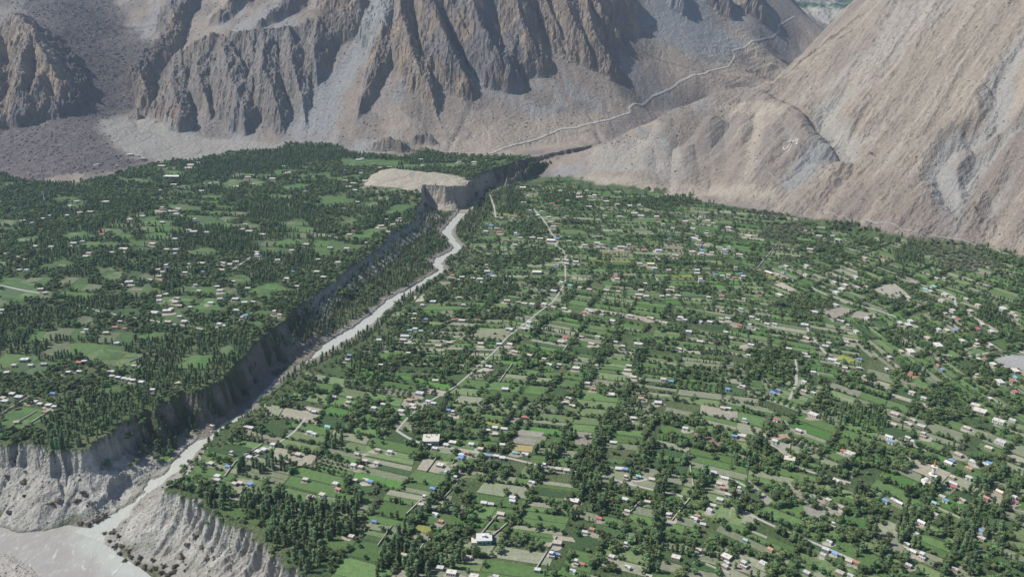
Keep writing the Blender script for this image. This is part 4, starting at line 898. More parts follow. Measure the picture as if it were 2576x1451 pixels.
# ------------------------------------------------------------------ where trees grow
groves = """740,985,60,25,b;640,1040,50,22,b;880,880,60,25,b;700,1010,44,18,b;600,1072,40,16,b;1020,800,50,25,b;1080,740,50,22,b;1130,690,40,18,b;690,1400,50,22,b;760,1420,40,25,p;800,1400,60,30,m;500,1235,50,14,b;925,1050,62,45,b;1120,1065,98,50,b;1240,1020,50,20,b;1225,1185,52,28,b;1480,1200,42,78,m;1412,1275,38,30,b;1173,1300,32,52,b;1090,1400,112,58,m;1290,1288,26,18,b;1620,1365,46,46,b;1330,1370,46,18,b;1530,1400,26,52,b;1663,1280,20,42,b;
885,1300,32,52,p;715,1345,55,40,p;815,1312,58,52,p;533,1270,52,26,p;675,1278,92,28,m;680,1180,40,22,p;838,1105,28,32,p;580,1045,42,30,m;600,1095,72,22,m;545,1170,52,18,b;470,1222,60,22,b;620,1230,60,20,b;
915,925,62,45,m;1145,912,62,20,b;1365,905,92,20,b;1200,790,72,12,b;1225,725,82,26,m;1325,576,56,20,b;1345,646,56,20,b;1230,660,62,20,b;1265,510,56,32,p;1185,583,20,28,p;1420,500,60,16,m;
1810,498,98,16,p;1935,530,42,25,w;1975,585,60,24,w;2180,562,118,24,m;2285,642,36,27,p;2385,620,88,26,w;2425,660,78,24,w;2510,640,50,30,m;1915,700,22,10,b;1772,731,31,15,b;2020,766,62,18,b;2070,775,26,16,b;2030,797,24,16,b;2492,797,46,18,p;2275,855,54,22,m;2395,795,46,20,b;1950,920,72,45,b;1785,945,66,20,b;2070,625,64,12,b;1650,510,90,14,m;2300,605,60,14,m;
2160,1050,82,35,m;2375,1020,92,46,b;2235,1140,102,35,b;1930,1160,92,38,b;1820,1113,102,24,b;2005,1262,72,36,b;2090,1335,96,30,b;2280,1355,24,100,p;2432,1360,22,85,p;2395,1340,46,40,b;2505,1355,46,28,b;2510,1440,82,24,b;2315,1250,32,26,b;2250,1180,42,20,b;1960,1110,40,40,b;1900,1230,60,20,b;1840,1260,40,16,b;2480,1180,60,30,b;2530,1060,40,40,b;2150,960,60,20,b;2280,940,50,20,m;2060,1000,30,40,b;1840,1380,70,24,b;1960,1420,60,30,b;1720,1420,50,30,b;2200,1290,40,30,b;1590,1050,30,50,m;1700,1060,80,18,b;1420,1010,60,20,b;1560,985,80,14,b;1010,900,60,30,b;1040,830,50,20,b;970,880,50,30,m;1050,1130,30,30,b;2340,880,40,20,b;2480,940,50,30,b;2450,860,40,16,b;2560,860,40,40,b;
560,900,130,70,p;350,880,130,40,p;110,880,120,38,p;280,1030,130,40,p;180,1090,90,45,p;420,960,90,30,p;60,1110,70,20,b;230,640,120,40,m;120,600,120,50,m;500,600,160,40,p;640,640,90,30,m;380,740,80,30,m;60,790,80,30,m;650,700,40,20,p;740,590,90,30,p;920,520,110,20,p;300,520,130,30,m;100,480,110,24,m;560,425,110,24,p;700,405,70,30,p;820,390,90,20,p;1000,402,100,12,m;1150,400,60,12,m;700,530,110,30,p;480,470,100,20,m;200,690,40,30,p;110,660,60,18,m;300,860,150,20,m;1040,395,30,8,p"""
GR = []
for g in groves.replace('\n', '').split(';'):
    a = g.split(','); GR.append((*map(float, a[:4]), a[4].strip()))
lines_px = """2380,1451 2440,1300 2500,1190;2267,1451 2300,1330 2352,1220;1440,1300 1480,1180 1560,1050;1640,1451 1655,1300 1672,1180;1150,1190 1060,1300 950,1440;1490,1140 1515,1090 1545,1040;1590,960 1600,900 1620,860;1460,980 1520,880 1560,830;1220,1180 1300,1075 1340,1030;1330,1230 1390,1150 1440,1090;2090,1240 2130,1170 2150,1130;2164,740 2264,695;2216,766 2300,750;2240,780 2300,766;2130,1310 2170,1240;1880,1180 1920,1080;2000,1000 2003,905;1100,960 1180,880;1000,820 1090,800;1560,1250 1600,1180 1640,1120;1740,1250 1780,1190;1960,1330 1900,1300 1840,1275;2020,1370 1960,1340;2500,1300 2576,1200;2200,1440 2230,1350;1420,760 1440,735;1380,800 1340,835;1300,850 1260,890;1020,660 1060,640 1120,600;940,560 1040,530;1700,800 1850,806;1560,720 1700,726;1650,660 1800,668;1400,560 1500,566"""
def jitter_grid(x0, x1, y0, y1, step, r):
    gx, gy = np.meshgrid(np.arange(x0, x1, step), np.arange(y0, y1, step))
    return gx.ravel() + r.uniform(-.48, .48, gx.size) * step, gy.ravel() + r.uniform(-.48, .48, gx.size) * step
trng = np.random.default_rng(5)
cx, cy = jitter_grid(-1850, 1650, 420, 2420, 4.6, trng)
keep = np.abs(cx) < .70 * cy + 130
cx, cy = cx[keep], cy[keep]
czz = samp(GZ, cx, cy); cu, cv, ct = project(cx, cy, czz)
mnt = samp(MNT.astype(float), cx, cy)
aL = inside(cx, cy, POLY_L); aR = inside(cx, cy, POLY_R)
dens = np.zeros(cx.size); kind = np.full(cx.size, 'b')
rag = fbm(cx / 30, cy / 30, 3, 141)
for gu, gv, ru, rv, k in GR:
    e = np.hypot((cu - gu) / ru, (cv - gv) / rv) + rag * .35
    m = (e < 1) & (dens < .8)
    dens[m] = .85; kind[m] = k
lf = np.zeros(cx.size, bool)
for P_ in LEFTF: lf |= inside(cx, cy, P_)
nL = fbm(cx / 75, cy / 75, 3, 145); nK = fbm(cx / 120, cy / 120, 2, 149)
bg = np.where(nL > -.26, .9, np.where(nL > -.5, .66, .46))
sel = aL & (dens == 0); dens[sel] = bg[sel]; kind[sel] = np.where(nK[sel] + trng.normal(0, .25, sel.sum()) > .36, 'p', 'b')
mixm = kind == 'm'; kind[mixm] = np.where(nK[mixm] + trng.normal(0, .2, mixm.sum()) > 0, 'p', 'b')
sel = aR & (dens == 0); dens[sel] = .035 + .05 * (nL[sel] > .1); 
dSt, wSt = seg_dist(cx, cy, STREAM, STREAMW)
val = ~aL & ~aR & (cy > 780)
vd = val & (dSt > wSt * 1.5 + 3); dens[vd] = .68; kind[vd] = np.where(nK[vd] > -.25, 'p', 'b')
slope = np.hypot(samp(GZ, cx + 2, cy) - samp(GZ, cx - 2, cy), samp(GZ, cx, cy + 2) - samp(GZ, cx, cy - 2)) / 4
dens[slope > .75] *= np.where(((cy > 800) & (cy < 1150) & (cx < 0)) | ((cy > 1990) & (cx > -150)), .5, .08)[slope > .75]; dens[val & ~vd] = 0
dens[val & (dSt < wSt * 1.2)] = 0
low_fork = ~aL & ~aR & (cy <= 780); dens[low_fork] = np.where((czz[low_fork] > ZM + 2) & (nL[low_fork] > .15), .10, .012); kind[low_fork] = 's'
dB_ = seg_dist(cx, cy, BANK[2:24]); sel = aR & (dB_ < 16); dens[sel] = .5; kind[sel] = 'h'
dens[lf] = 0; dens[mnt > .4] = 0
mes = inside(cx, cy, MESA); dens[mes] = .004
sp_ = np.where(kind == 'p', .80, np.where(kind == 's', 1.0, .5))
ok = trng.random(cx.size) < dens * sp_
TX, TY, TK = list(cx[ok]), list(cy[ok]), list(kind[ok])
TS = list(np.where(kind[ok] == 'h', .55, np.where(dens[ok] > .3, 1.0, .8)))
TK = ['b' if k == 'h' else k for k in TK]
for P4, si, lane in hedges:
    for a, b, pr, dn, isl in ((P4[0], P4[1], .74, 3.7, 0), (P4[1], P4[2], .95 if lane else .15, 3.0, 1)):
        if trng.random() < pr:
            n = max(1, int(np.hypot(*(b - a)) / dn)); k = 'b' if trng.random() < .8 else ('p' if trng.random() < .5 else 'w'); big = trng.random() < (.75 if isl else .3)
            for f_ in (np.arange(n) + trng.random(n)) / n:
                if trng.random() < .75:
                    p = a + (b - a) * f_ + trng.normal(0, .7, 2)
                    TX.append(p[0]); TY.append(p[1]); TK.append(k); TS.append((.9 if big else .6) * trng.uniform(.7, 1.2))
    if trng.random() < .045:                                           # small orchards planted in rows
        for a_ in np.arange(.12, .95, .13):
            for b_ in np.arange(.15, .95, .25):
                p = P4[0] + (P4[1] - P4[0]) * a_ + (P4[3] - P4[0]) * b_
                TX.append(p[0]); TY.append(p[1]); TK.append('b'); TS.append(.5)
for ln in lines_px.split(';'):
    q = px_line([tuple(map(float, p.split(','))) for p in ln.split()]); q = smooth_line(q, 3.6)
    for p in q:
        for r_ in range(2):
            pp = p + trng.normal(0, 3.2, 2); TX.append(pp[0]); TY.append(pp[1]); TK.append('p' if trng.random() < .4 else 'b'); TS.append(trng.uniform(.8, 1.15))
tx, ty = np.array(TX), np.array(TY); tk = np.array(TK); ts = np.array(TS)
good = np.ones(tx.size, bool)
for i in range(len(HX)):
    r_ = HWID[i] * .5 + 2.2
    dx, dy = tx - HX[i], ty - HY[i]
    u_ = HX[i] / HY[i]                                                # the yard on the near side is kept open
    good &= ~((np.hypot(dx, dy) < r_) | ((np.abs(dx - u_ * dy) < r_ * .8) & (dy < 0) & (dy > -r_ - 7)))
for w, pts in roads_px:
    q = px_line(pts)
    if q[:, 1].mean() < 2000: good &= seg_dist(tx, ty, [tuple(p) for p in q]) > w / 2 + 1.6
for P_ in SPEC: good &= ~(inside(tx, ty, P_) & (trng.random(tx.size) < .93))
tz = samp(GZ, tx, ty); tu, tv, tt = project(tx, ty, tz)
good &= (tu > -750) & (tu < 3350) & (tv < 1900) & (samp(MNT.astype(float), tx, ty) < .5)
tx, ty, tz, tk, ts, tu, tv, tt = (a[good] for a in (tx, ty, tz, tk, ts, tu, tv, tt))
n_ = tx.size
hgt = np.where(tk == 'p', np.where(tv > 1120, trng.uniform(7.5, 14, n_), trng.uniform(5, 10, n_)), np.where(tk == 'b', trng.uniform(5.0, 9.0, n_), np.where(tk == 'w', trng.uniform(4.5, 7.5, n_), trng.uniform(1.6, 3.4, n_)))) * ts
wid = np.where(tk == 'p', hgt * trng.uniform(.95, 1.6, n_), hgt * trng.uniform(.9, 1.3, n_))
rot = trng.uniform(0, 6.28, n_); var = trng.integers(0, 4, n_)
KEY = {'p': 'poplar', 'b': 'broad', 'w': 'willow', 's': 'shrub'}
# ------------------------------------------------------------------ things: labels and copies
def tag(o, label, cat, group=None):
    o["label"] = label; o["category"] = cat
    if group: o["group"] = group
    return o
ORD = ['first','second','third','fourth','fifth','sixth','seventh','eighth','ninth','tenth','eleventh','twelfth','thirteenth','fourteenth','fifteenth','sixteenth']
marks = [(1085,1102,"by the big cream-roofed hall"),(2340,1200,"around the white minaret"),(1205,1351,"near the teal-walled house"),(1985,1160,"around the yellow house"),(1100,1020,"at the lower bend of the diagonal lane"),(1240,880,"halfway up the diagonal lane"),(1400,770,"at the upper bend of the diagonal lane"),(1420,640,"at the head of the diagonal lane"),(1370,570,"on the far straight lane"),
 (1480,500,"in the far hamlet under the hill"),(1250,570,"near the red roofs right of the stream"),(1040,420,"below the bare mesa"),(910,455,"left of the bare mesa"),(1180,405,"at the gorge mouth"),(440,445,"at the edge of the gravel fan"),(660,440,"beside the far left poplar woods"),(370,395,"at the tip of the boulder slope"),(270,515,"by the big school roof on the far left terrace"),(440,540,"amid far left terrace woods"),(250,600,"by the small red roof on the left terrace"),
 (640,650,"by the white domed roof on the left terrace"),(400,680,"amid the mid left terrace fields"),(420,790,"along the left terrace road"),(590,760,"near the white-roofed hamlet on the left terrace"),(690,790,"close to the cliff rim"),(300,830,"by the long red roofs on the left terrace"),(300,940,"in the row under the poplar plantation"),(60,910,"by the grey yard on the left terrace"),(100,1010,"by the blue roof near the left cliff"),(860,590,"near the cliff rim below the mesa"),
 (600,1170,"by the blue roof near the fork"),(650,1130,"along the near walled lane by the fork"),(790,1080,"by the teal-sided house above the stream"),(850,1220,"in the near fields above the bluff"),(1000,860,"by the blue roof beside the stream"),(1160,680,"in the bend of the stream"),(1050,1250,"in the walled near fields"),(1290,1140,"along the lower village road"),(1420,1180,"at the end of the lower village road"),(1300,1260,"amid the tall dark trees"),(1440,1300,"by the red-striped roof"),(1480,1410,"among the nearest houses at the bottom centre"),(1120,1430,"in the nearest long row"),
 (1590,1190,"by the green-tinted roof"),(1560,990,"in the central fields"),(1640,790,"in the middle strip fields"),(1600,620,"by the far pale row of houses"),(1560,700,"beside the red-roofed pair"),(1700,560,"in the far right strip fields"),(1930,500,"at the foot of the brown hill"),(1890,600,"by the yellow-fronted block"),(1770,620,"near the blue-topped pair"),(2090,600,"amid the grey willows"),(1940,690,"by the long white school"),(2120,720,"by the white row on the right lane"),(2330,730,"by the green tin roofs"),(2100,830,"between the bare grey fields"),(1850,700,"in the strip fields with the red roof"),(1830,820,"near the middle right hedges"),(2060,880,"by the bright yellow field"),(2400,830,"in the crowded upper right village"),(2360,920,"by the coral-red roof"),(2520,900,"by the grey parking yard"),(2280,810,"beside the right tree-lined lane"),
 (1840,980,"near the bright blue roofs"),(1880,1080,"by the long white roof in the right fields"),(2010,1100,"beside the brown ploughed patch"),(2250,1060,"in the big flat-roofed compound"),(2470,1030,"by the white colonnaded block"),(2430,1160,"by the blue-edged roof right of the minaret"),(2150,1140,"by the walled white house"),(2260,1110,"in the hamlet under the bushy grove"),(2100,1210,"by the unfinished ruin"),(1830,1210,"along the right-hand wall lane"),(1800,1280,"by the crimson-walled house"),(2260,1260,"by the turquoise roof"),(2370,1260,"by the deep green roof"),(2340,1390,"beside the tallest poplar row"),(2100,1390,"in the near right row of white roofs"),(1870,1410,"in the near long white row"),(2480,1350,"in the far lower-right corner"),(1940,1370,"by the brick shed")]
MU, MV = np.array([m[0] for m in marks]), np.array([m[1] for m in marks])
def place_of(u, v): return marks[int(np.argmin((MU - u) ** 2 + ((MV - v) * 1.6) ** 2))][2]

def box(bm, x0, x1, y0, y1, z0, z1):
    vs = [bm.verts.new(p) for p in ((x0,y0,z0),(x1,y0,z0),(x1,y1,z0),(x0,y1,z0),(x0,y0,z1),(x1,y0,z1),(x1,y1,z1),(x0,y1,z1))]
    for q in ((0,3,2,1),(4,5,6,7),(0,1,5,4),(1,2,6,5),(2,3,7,6),(3,0,4,7)): bm.faces.new([vs[i] for i in q])
def bm_mesh(name, build, mat):
    bm = bmesh.new(); build(bm); me = bpy.data.meshes.new(name); bm.to_mesh(me); bm.free(); me.materials.append(mat); return me

def plaster(name, rgb, vary=.15, scale=1.2, rough=.9):
    m, n, l, b = make_mat(name, rgb, rough)
    t = n.new("ShaderNodeTexNoise"); t.inputs["Scale"].default_value = scale; t.inputs["Detail"].default_value = 4
    g = n.new("ShaderNodeNewGeometry"); l.new(g.outputs["Position"], t.inputs["Vector"])
    oi = n.new("ShaderNodeObjectInfo")
    a = n.new("ShaderNodeMath"); a.operation = 'ADD'; l.new(t.outputs[0], a.inputs[0])
    k = n.new("ShaderNodeMath"); k.operation = 'MULTIPLY'; k.inputs[1].default_value = .6; l.new(oi.outputs["Random"], k.inputs[0]); l.new(k.outputs[0], a.inputs[1])
    mr = n.new("ShaderNodeMapRange"); mr.inputs[1].default_value = .3; mr.inputs[2].default_value = 1.3; mr.inputs[3].default_value = 1 - vary; mr.inputs[4].default_value = 1 + vary
    l.new(a.outputs[0], mr.inputs[0])
    mx_ = n.new("ShaderNodeMix"); mx_.data_type = 'RGBA'; mx_.blend_type = 'MULTIPLY'; mx_.inputs[0].default_value = 1; mx_.inputs[6].default_value = (*rgb, 1)
    l.new(mr.outputs[0], mx_.inputs[7]); l.new(mx_.outputs[2], b.inputs["Base Color"])
    return m
ROOFM = {'w': plaster("white_tin_roof", (.47, .465, .45)), 'p': plaster("mud_roof", (.44, .40, .335), .25), 'l': plaster("concrete_roof", (.52, .49, .43)), 'b': plaster("blue_tin_roof", (.15, .27, .44)),
         'r': plaster("red_tin_roof", (.38, .14, .12)), 'g': plaster("green_tin_roof", (.22, .42, .38)), 'y': plaster("yellow_roof", (.55, .45, .22)), 'o': plaster("brick_heap_roof", (.40, .24, .16), .3)}
WALLM = [plaster("mud_wall", (.34, .29, .23), .2), plaster("stone_wall_rubble", (.30, .275, .24), .3), plaster("cream_wall", (.50, .46, .38)), plaster("white_wall", (.62, .60, .56))]
M_DOOR = plaster("door_paint", (.12, .09, .07)); M_GLASS, *_ = make_mat("window_glass", (.035, .045, .055), .2); M_TEAL = plaster("teal_wall", (.15, .42, .42)); M_YEL = plaster("yellow_wall", (.58, .42, .16)); M_FRAME = plaster("window_frame_paint", (.55, .53, .48))

def house_proto(kind):
    """unit houses about 12 by 8 m, front towards -y; returns [(part, mesh, children)]"""
    out = []
    L, W, H = 6.0, 4.0, 3.1
    W1 = bm_mesh
    def opening(x, y, w, h, z, side='y'):
        return lambda bm: box(bm, x - w/2, x + w/2, y - .06, y + .1, z, z + h)
    if kind == 'flat':
        out.append(('wall', W1("wall", lambda bm: box(bm, -L, L, -W, W, -1.2, H), WALLM[0]), []))
        def roof(bm):
            box(bm, -L - .4, L + .4, -W - .4, W + .4, H + .003, H + .35)
            for a in ((-L - .4, L + .4, -W - .4, -W - .1), (-L - .4, L + .4, W + .1, W + .4), (-L - .4, -L - .1, -W - .097, W + .097), (L + .1, L + .4, -W - .097, W + .097)): box(bm, *a, H + .353, H + .6)
        out.append(('roof', W1("roof", roof, ROOFM['w']), [('roof_hatch', W1("roof_hatch", lambda bm: box(bm, -.7, .7, -.7, .7, H + .355, H + .85), WALLM[0]))]))
        fr = -W; win = (-4, -1.7, 3.8); door = 1.1
    elif kind == 'ell':
        def wall(bm): box(bm, -L, L, 0, W, -1.2, H); box(bm, 1.6, L, -W, -.003, -1.2, H)
        out.append(('wall', W1("wall", wall, WALLM[0]), []))
        def roof(bm): box(bm, -L - .4, L + .4, -.4, W + .4, H + .003, H + .42); box(bm, 1.2, L + .4, -W - .4, -.403, H + .003, H + .42)
        out.append(('roof', W1("roof", roof, ROOFM['w']), []))
        fr = 0; win = (-4.6, -2.7); door = -.5
    elif kind == 'two':
        def wall(bm): box(bm, -L * .8, L * .8, -W, W, -1.2, 2.9); box(bm, -L * .8 + .2, L * .25, -W + 1.6, W - .2, 2.903, 5.9)
        out.append(('wall', W1("wall", wall, WALLM[0]), []))
        def roof(bm): box(bm, L * .25 + .05, L * .8 + .3, -W - .3, W + .3, 2.903, 3.2); box(bm, -L * .8 - .3, L * .25 + .047, -W - .3, -W + 1.55, 2.903, 3.2)
        out.append(('roof', W1("roof", roof, ROOFM['w']), []))
        out.append(('upper_roof', W1("upper_roof", lambda bm: box(bm, -L * .8 - .3, L * .25 + .5, -W + 1.1, W + .3, 5.903, 6.25), ROOFM['w']), []))
        for x in (-3, -.6): out.append(('window', W1("window", opening(x, -W + 1.56, 1.3, 1.3, 3.9), M_GLASS), []))
        fr = -W; win = (-3.4, 3.2); door = .4
    elif kind == 'long':
        out.append(('wall', W1("wall", lambda bm: box(bm, -L * 1.15, L * 1.15, -W * .45, W * .7, -1.2, H), WALLM[0]), []))
        out.append(('roof', W1("roof", lambda bm: box(bm, -L * 1.15 - .4, L * 1.15 + .4, -W * .85, W * .7 + .4, H + .003, H + .4), ROOFM['w']), []))
        for x in (-6.4, -3.2, 0, 3.2, 6.4): out.append(('post', W1("post", lambda bm, x=x: box(bm, x - .15, x + .15, -W * .8, -W * .8 + .3, -.6, H), M_FRAME), []))
        fr = -W * .45; win = (-5, -3.2, 3.2, 5); door = 0
    else:   # pitched tin
        out.append(('wall', W1("wall", lambda bm: box(bm, -L, L, -W * .85, W * .85, -1.2, 2.8), WALLM[0]), []))
        def roof(bm):
            a, w, h0, h1 = L + .5, W * .85 + .6, 2.6, 4.3
            vs = [bm.verts.new(p) for p in ((-a,-w,h0),(a,-w,h0),(a,0,h1),(-a,0,h1),(-a,w,h0),(a,w,h0),(-a,-w,h0+.18),(a,-w,h0+.18),(a,0,h1+.18),(-a,0,h1+.18),(-a,w,h0+.18),(a,w,h0+.18))]
            for q in ((0,3,2,1),(3,4,5,2),(6,7,8,9),(9,8,11,10),(0,1,7,6),(4,10,11,5),(0,6,9,3),(3,9,10,4),(1,2,8,7),(2,5,11,8)): bm.faces.new([vs[i] for i in q])
        out.append(('roof', W1("roof", roof, ROOFM['w']), []))
        fr = -W * .85; win = (-3.6, 3.4); door = 0
    for x in win:
        out.append(('window', W1("window", opening(x, fr - .02, 1.3, 1.2, 1.0), M_GLASS), [('sill', W1("sill", lambda bm, x=x: box(bm, x - .8, x + .8, fr - .22, fr - .002, .86, .98), M_FRAME))]))
    out.append(('door', W1("door", opening(door, fr - .02, 1.1, 2.1, 0), M_DOOR), []))
    return out
PROTO = {k: house_proto(k) for k in ('flat', 'ell', 'two', 'long', 'tin')}
def add_house(x, y, z, ang, sx, sy, sz, kind, roof, wall, near):
    root = bpy.data.objects.new("house", None); COL.objects.link(root)
    root.location = (x, y, z); root.rotation_euler = (0, 0, ang); root.scale = (sx, sy, sz); root.empty_display_size = .5
    for nm, me, kids in PROTO[kind]:
        if not near and nm in ('post',): continue
        o = bpy.data.objects.new(nm, me); COL.objects.link(o); o.parent = root
        if nm in ('wall', 'roof', 'upper_roof'):
            o.material_slots[0].link = 'OBJECT'; o.material_slots[0].material = WALLM[wall] if nm == 'wall' else ROOFM[roof]
        if near:
            for kn, km in kids:
                c = bpy.data.objects.new(kn, km); COL.objects.link(c); c.parent = o
    return root
hrng = np.random.default_rng(33)
order = np.argsort(-(HWID / HDEP))
inframe = (HU > 4) & (HU < 2572) & (HV < 1449)
order = [i for i in order if inframe[i]]
main, rest = order[:290], order[290:]
SHAPE = {'flat': "flat-roofed house", 'ell': "L-shaped house", 'two': "two-storey house", 'long': "long low building", 'tin': "pitched-roof house"}
CWORD = {'w': "white", 'p': "mud-coloured", 'l': "pale concrete", 'b': "blue", 'r': "red", 'g': "green", 'y': "yellow-roofed", 'o': "brick-brown"}
plan = {}
def house_spec(i):
    c = HS[i][3]; w = HWID[i]
    kind = 'long' if (c == 'l' and w > 15) or w > 19 else hrng.choice(['flat', 'ell', 'two', 'tin', 'flat'], p=[.3, .2, .12, .2, .18]) if c in 'wp' else ('tin' if c in 'brg' else 'flat')
    s = w / (14.5 if kind == 'long' else 12.5) * (.8 if c in 'brg' else 1)
    k = site_of(HX[i], HY[i]); es = SITE[k][1]
    ang = math.atan2(es[1], es[0]) if not inside(np.array([HX[i]]), np.array([HY[i]]), POLY_L)[0] else hrng.uniform(-.25, .2)
    return c, kind, ang + hrng.normal(0, .05), s
specs = {i: house_spec(i) for i in order}
groups = {}
for i in main: groups.setdefault((specs[i][0], specs[i][1], place_of(HU[i], HV[i])), []).append(i)
for (c, kind, pl), ids in groups.items():
    ids.sort(key=lambda i: HU[i])
    for n, i in enumerate(ids):
        _, _, ang, s = specs[i]
        zb = float(samp(GZ, HX[i], HY[i]))
        sy = s * hrng.uniform(.85, 1.1); sz = min(1.35, max(.8, s ** .45))
        wall = int(hrng.integers(0, 4)) if c != 'p' else int(hrng.integers(0, 2))
        o = add_house(HX[i], HY[i], zb + .25, ang, s, sy, sz, kind, c, wall, HDEP[i] < 1300)
        nm = f"{CWORD[c]} {SHAPE[kind]} {pl}"
        if len(ids) > 1: nm = f"{ORD[n]} {CWORD[c]} {SHAPE[kind]} from left {pl}"
        tag(o, nm, "house" if kind != 'long' else "building", "flat-roofed houses of the terrace villages")
# the many smaller far houses
bmv, bmf, mats_i = [], [], []
RK = list(ROOFM)
bm = bmesh.new()
for i in rest:
    c, kind, ang, s = specs[i]; w = HWID[i] / 2; d = w * hrng.uniform(.55, .8); h = 3.0
    z = float(HZ[i]); ca, sa = math.cos(ang), math.sin(ang)
    def slab(x0, x1, y0, y1, z0, z1, mi):
        n0 = len(bm.faces); box(bm, x0, x1, y0, y1, z0, z1); bm.verts.ensure_lookup_table(); bm.faces.ensure_lookup_table()
        for v_ in bm.verts[-8:]:
            x, y = v_.co.x, v_.co.y; v_.co.x = HX[i] + x * ca - y * sa; v_.co.y = HY[i] + x * sa + y * ca
        for f_ in bm.faces[n0:]: f_.material_index = mi
    slab(-w, w, -d, d, z - 1.5, z + h, len(RK) + int(hrng.integers(0, 4))); slab(-w - .4, w + .4, -d - .4, d + .4, z + h + .003, z + h + .4, RK.index(c))
    if w > 4: slab(-w * .3, w * .3, -d - 1.8, -d - .003, z - 1, z + h * .7, len(RK))
    slab(-.6, .6, -d - .08 if w <= 4 else -d - 1.88, -d + .02 if w <= 4 else -d - 1.8, z, z + 2, len(RK) + 4)
me = bpy.data.meshes.new("distant_houses"); bm.to_mesh(me); bm.free()
for k in RK: me.materials.append(ROOFM[k])
for m_ in WALLM + [M_DOOR]: me.materials.append(m_)
o = link("distant_houses", me); o["kind"] = "stuff"; o["label"] = "small far houses scattered across both terraces"

# big hall, teal house, yellow house, minaret
def special(name, u, v, ang, parts, label, cat, scale=1.0, base=None):
    x, y = sight(GZ, u, v); x, y = float(x[0]), float(y[0])
    root = bpy.data.objects.new(name, None); COL.objects.link(root); root.location = (x, y, float(samp(GZ, x, y)) + .2); root.rotation_euler = (0, 0, ang); root.scale = (scale,) * 3
    for nm, build, mat, kids in parts:
        p = link(nm, bm_mesh(nm, build, mat), root)
        for kn, kb, km in kids: link(kn, bm_mesh(kn, kb, km), p)
    return tag(root, label, cat)
B = lambda *a: (lambda bm: box(bm, *a))
special("hall", 1085, 1114, .02, [
    ("wall", B(-7, 7, -6, 6, -1, 5), WALLM[1], []), ("roof", B(-7.6, 7.6, -6.8, 6.6, 5.003, 5.5), ROOFM['l'], [("chimney", B(-.3, .3, 2.6, 3.2, 5.503, 7.4), WALLM[0]), ("skylight", B(4.6, 5.8, 5.2, 5.8, 5.503, 5.8), M_GLASS)]),
    ("porch", B(-3.6, .6, -9, -6.003, 2.8, 3.1), ROOFM['w'], [("post", B(-3.4, -3.1, -8.9, -8.6, -1, 2.797), M_FRAME), ("post", B(.1, .4, -8.9, -8.6, -1, 2.797), M_FRAME)]),
    ("door", B(-2.2, -.8, -6.08, -5.9, 0, 2.4), M_DOOR, []), ("window", B(2, 3.6, -6.08, -5.9, 1.2, 2.8), M_GLASS, []), ("window", B(4.6, 6.2, -6.08, -5.9, 1.2, 2.8), M_GLASS, []), ("window", B(-6, -4.6, -6.08, -5.9, 1.2, 2.8), M_GLASS, [])],
    "big square cream-roofed hall with front porch beside the pale track", "hall", 1.12)
special("house", 1218, 1362, .05, [
    ("wall", B(-5.2, 5.2, -4.2, 4.2, -1, 3.6), M_TEAL, []), ("roof", B(-5.8, 5.8, -4.8, 4.8, 3.603, 4.1), ROOFM['w'], [("stair_room", B(-1.6, .6, -.6, 1.8, 4.103, 5.6), WALLM[3]), ("water_tank", B(1.4, 2.8, -1.6, -.6, 4.103, 5), M_DOOR)]),
    ("annex", B(-9.4, -5.203, -4.6, 1.8, -1, 2.6), WALLM[2], []), ("door", B(-.6, .6, -4.28, -4.1, 0, 2.2), M_DOOR, []), ("window", B(-4, -2.2, -4.28, -4.1, 1.1, 2.4), M_GLASS, []), ("window", B(2.2, 4, -4.28, -4.1, 1.1, 2.4), M_GLASS, [])],
    "teal-walled house with a white slab roof and roof room in the near fields", "house", 1.15)
special("house", 1985, 1164, -.4, [
    ("wall", B(-4.5, 4.5, -3.4, 3.4, -1, 4.6), M_YEL, []), ("roof", B(-5, 5, -3.9, 3.9, 4.603, 5.1), ROOFM['l'], [("stair_room", B(-1, 1, .4, 2.6, 5.103, 7), M_YEL)]),
    ("door", B(-.6, .6, -3.48, -3.3, 0, 2.2), M_DOOR, []), ("window", B(-3.6, -2, -3.48, -3.3, 1.1, 2.4), M_GLASS, []), ("window", B(2, 3.6, -3.48, -3.3, 1.1, 2.4), M_GLASS, [])],
    "bright yellow two-storey house at the corner of the lane", "house", 1.05)
def ring(bm, r0, r1, z0, z1, n=10):
    a = [bm.verts.new((r0 * math.cos(6.2832 * k / n), r0 * math.sin(6.2832 * k / n), z0)) for k in range(n)]
    b = [bm.verts.new((r1 * math.cos(6.2832 * k / n), r1 * math.sin(6.2832 * k / n), z1)) for k in range(n)]
    for k in range(n): bm.faces.new((a[k], a[(k + 1) % n], b[(k + 1) % n], b[k]))
    bm.faces.new(a[::-1]); bm.faces.new(b)
R = lambda *a: (lambda bm: ring(bm, *a))
M_GOLD = plaster("gold_paint", (.42, .27, .08)); M_ORANGE = plaster("orange_scaffold", (.55, .22, .06))
special("minaret", 2342, 1222, 0, [
    ("base", B(-3, 3, -3, 3, -1, 3.4), M_GOLD, []), ("shaft", R(2.1, 1.8, 3.4, 11.5), WALLM[3], [("lattice_window", R(2.14, 1.9, 5, 9.5), WALLM[1])]), ("balcony", R(2.0, 4.2, 11.5, 12.6), WALLM[3], []),
    ("upper_shaft", R(1.7, 1.5, 12.6, 20), WALLM[3], [("gold_band", R(1.75, 1.7, 12.7, 14.4), M_GOLD)]), ("upper_balcony", R(1.6, 3.2, 20, 21), WALLM[3], []), ("spire", R(1.0, .35, 21, 28), M_ORANGE, [])],
    "tall white minaret with two flared balconies and an orange spire", "minaret", 1.0)
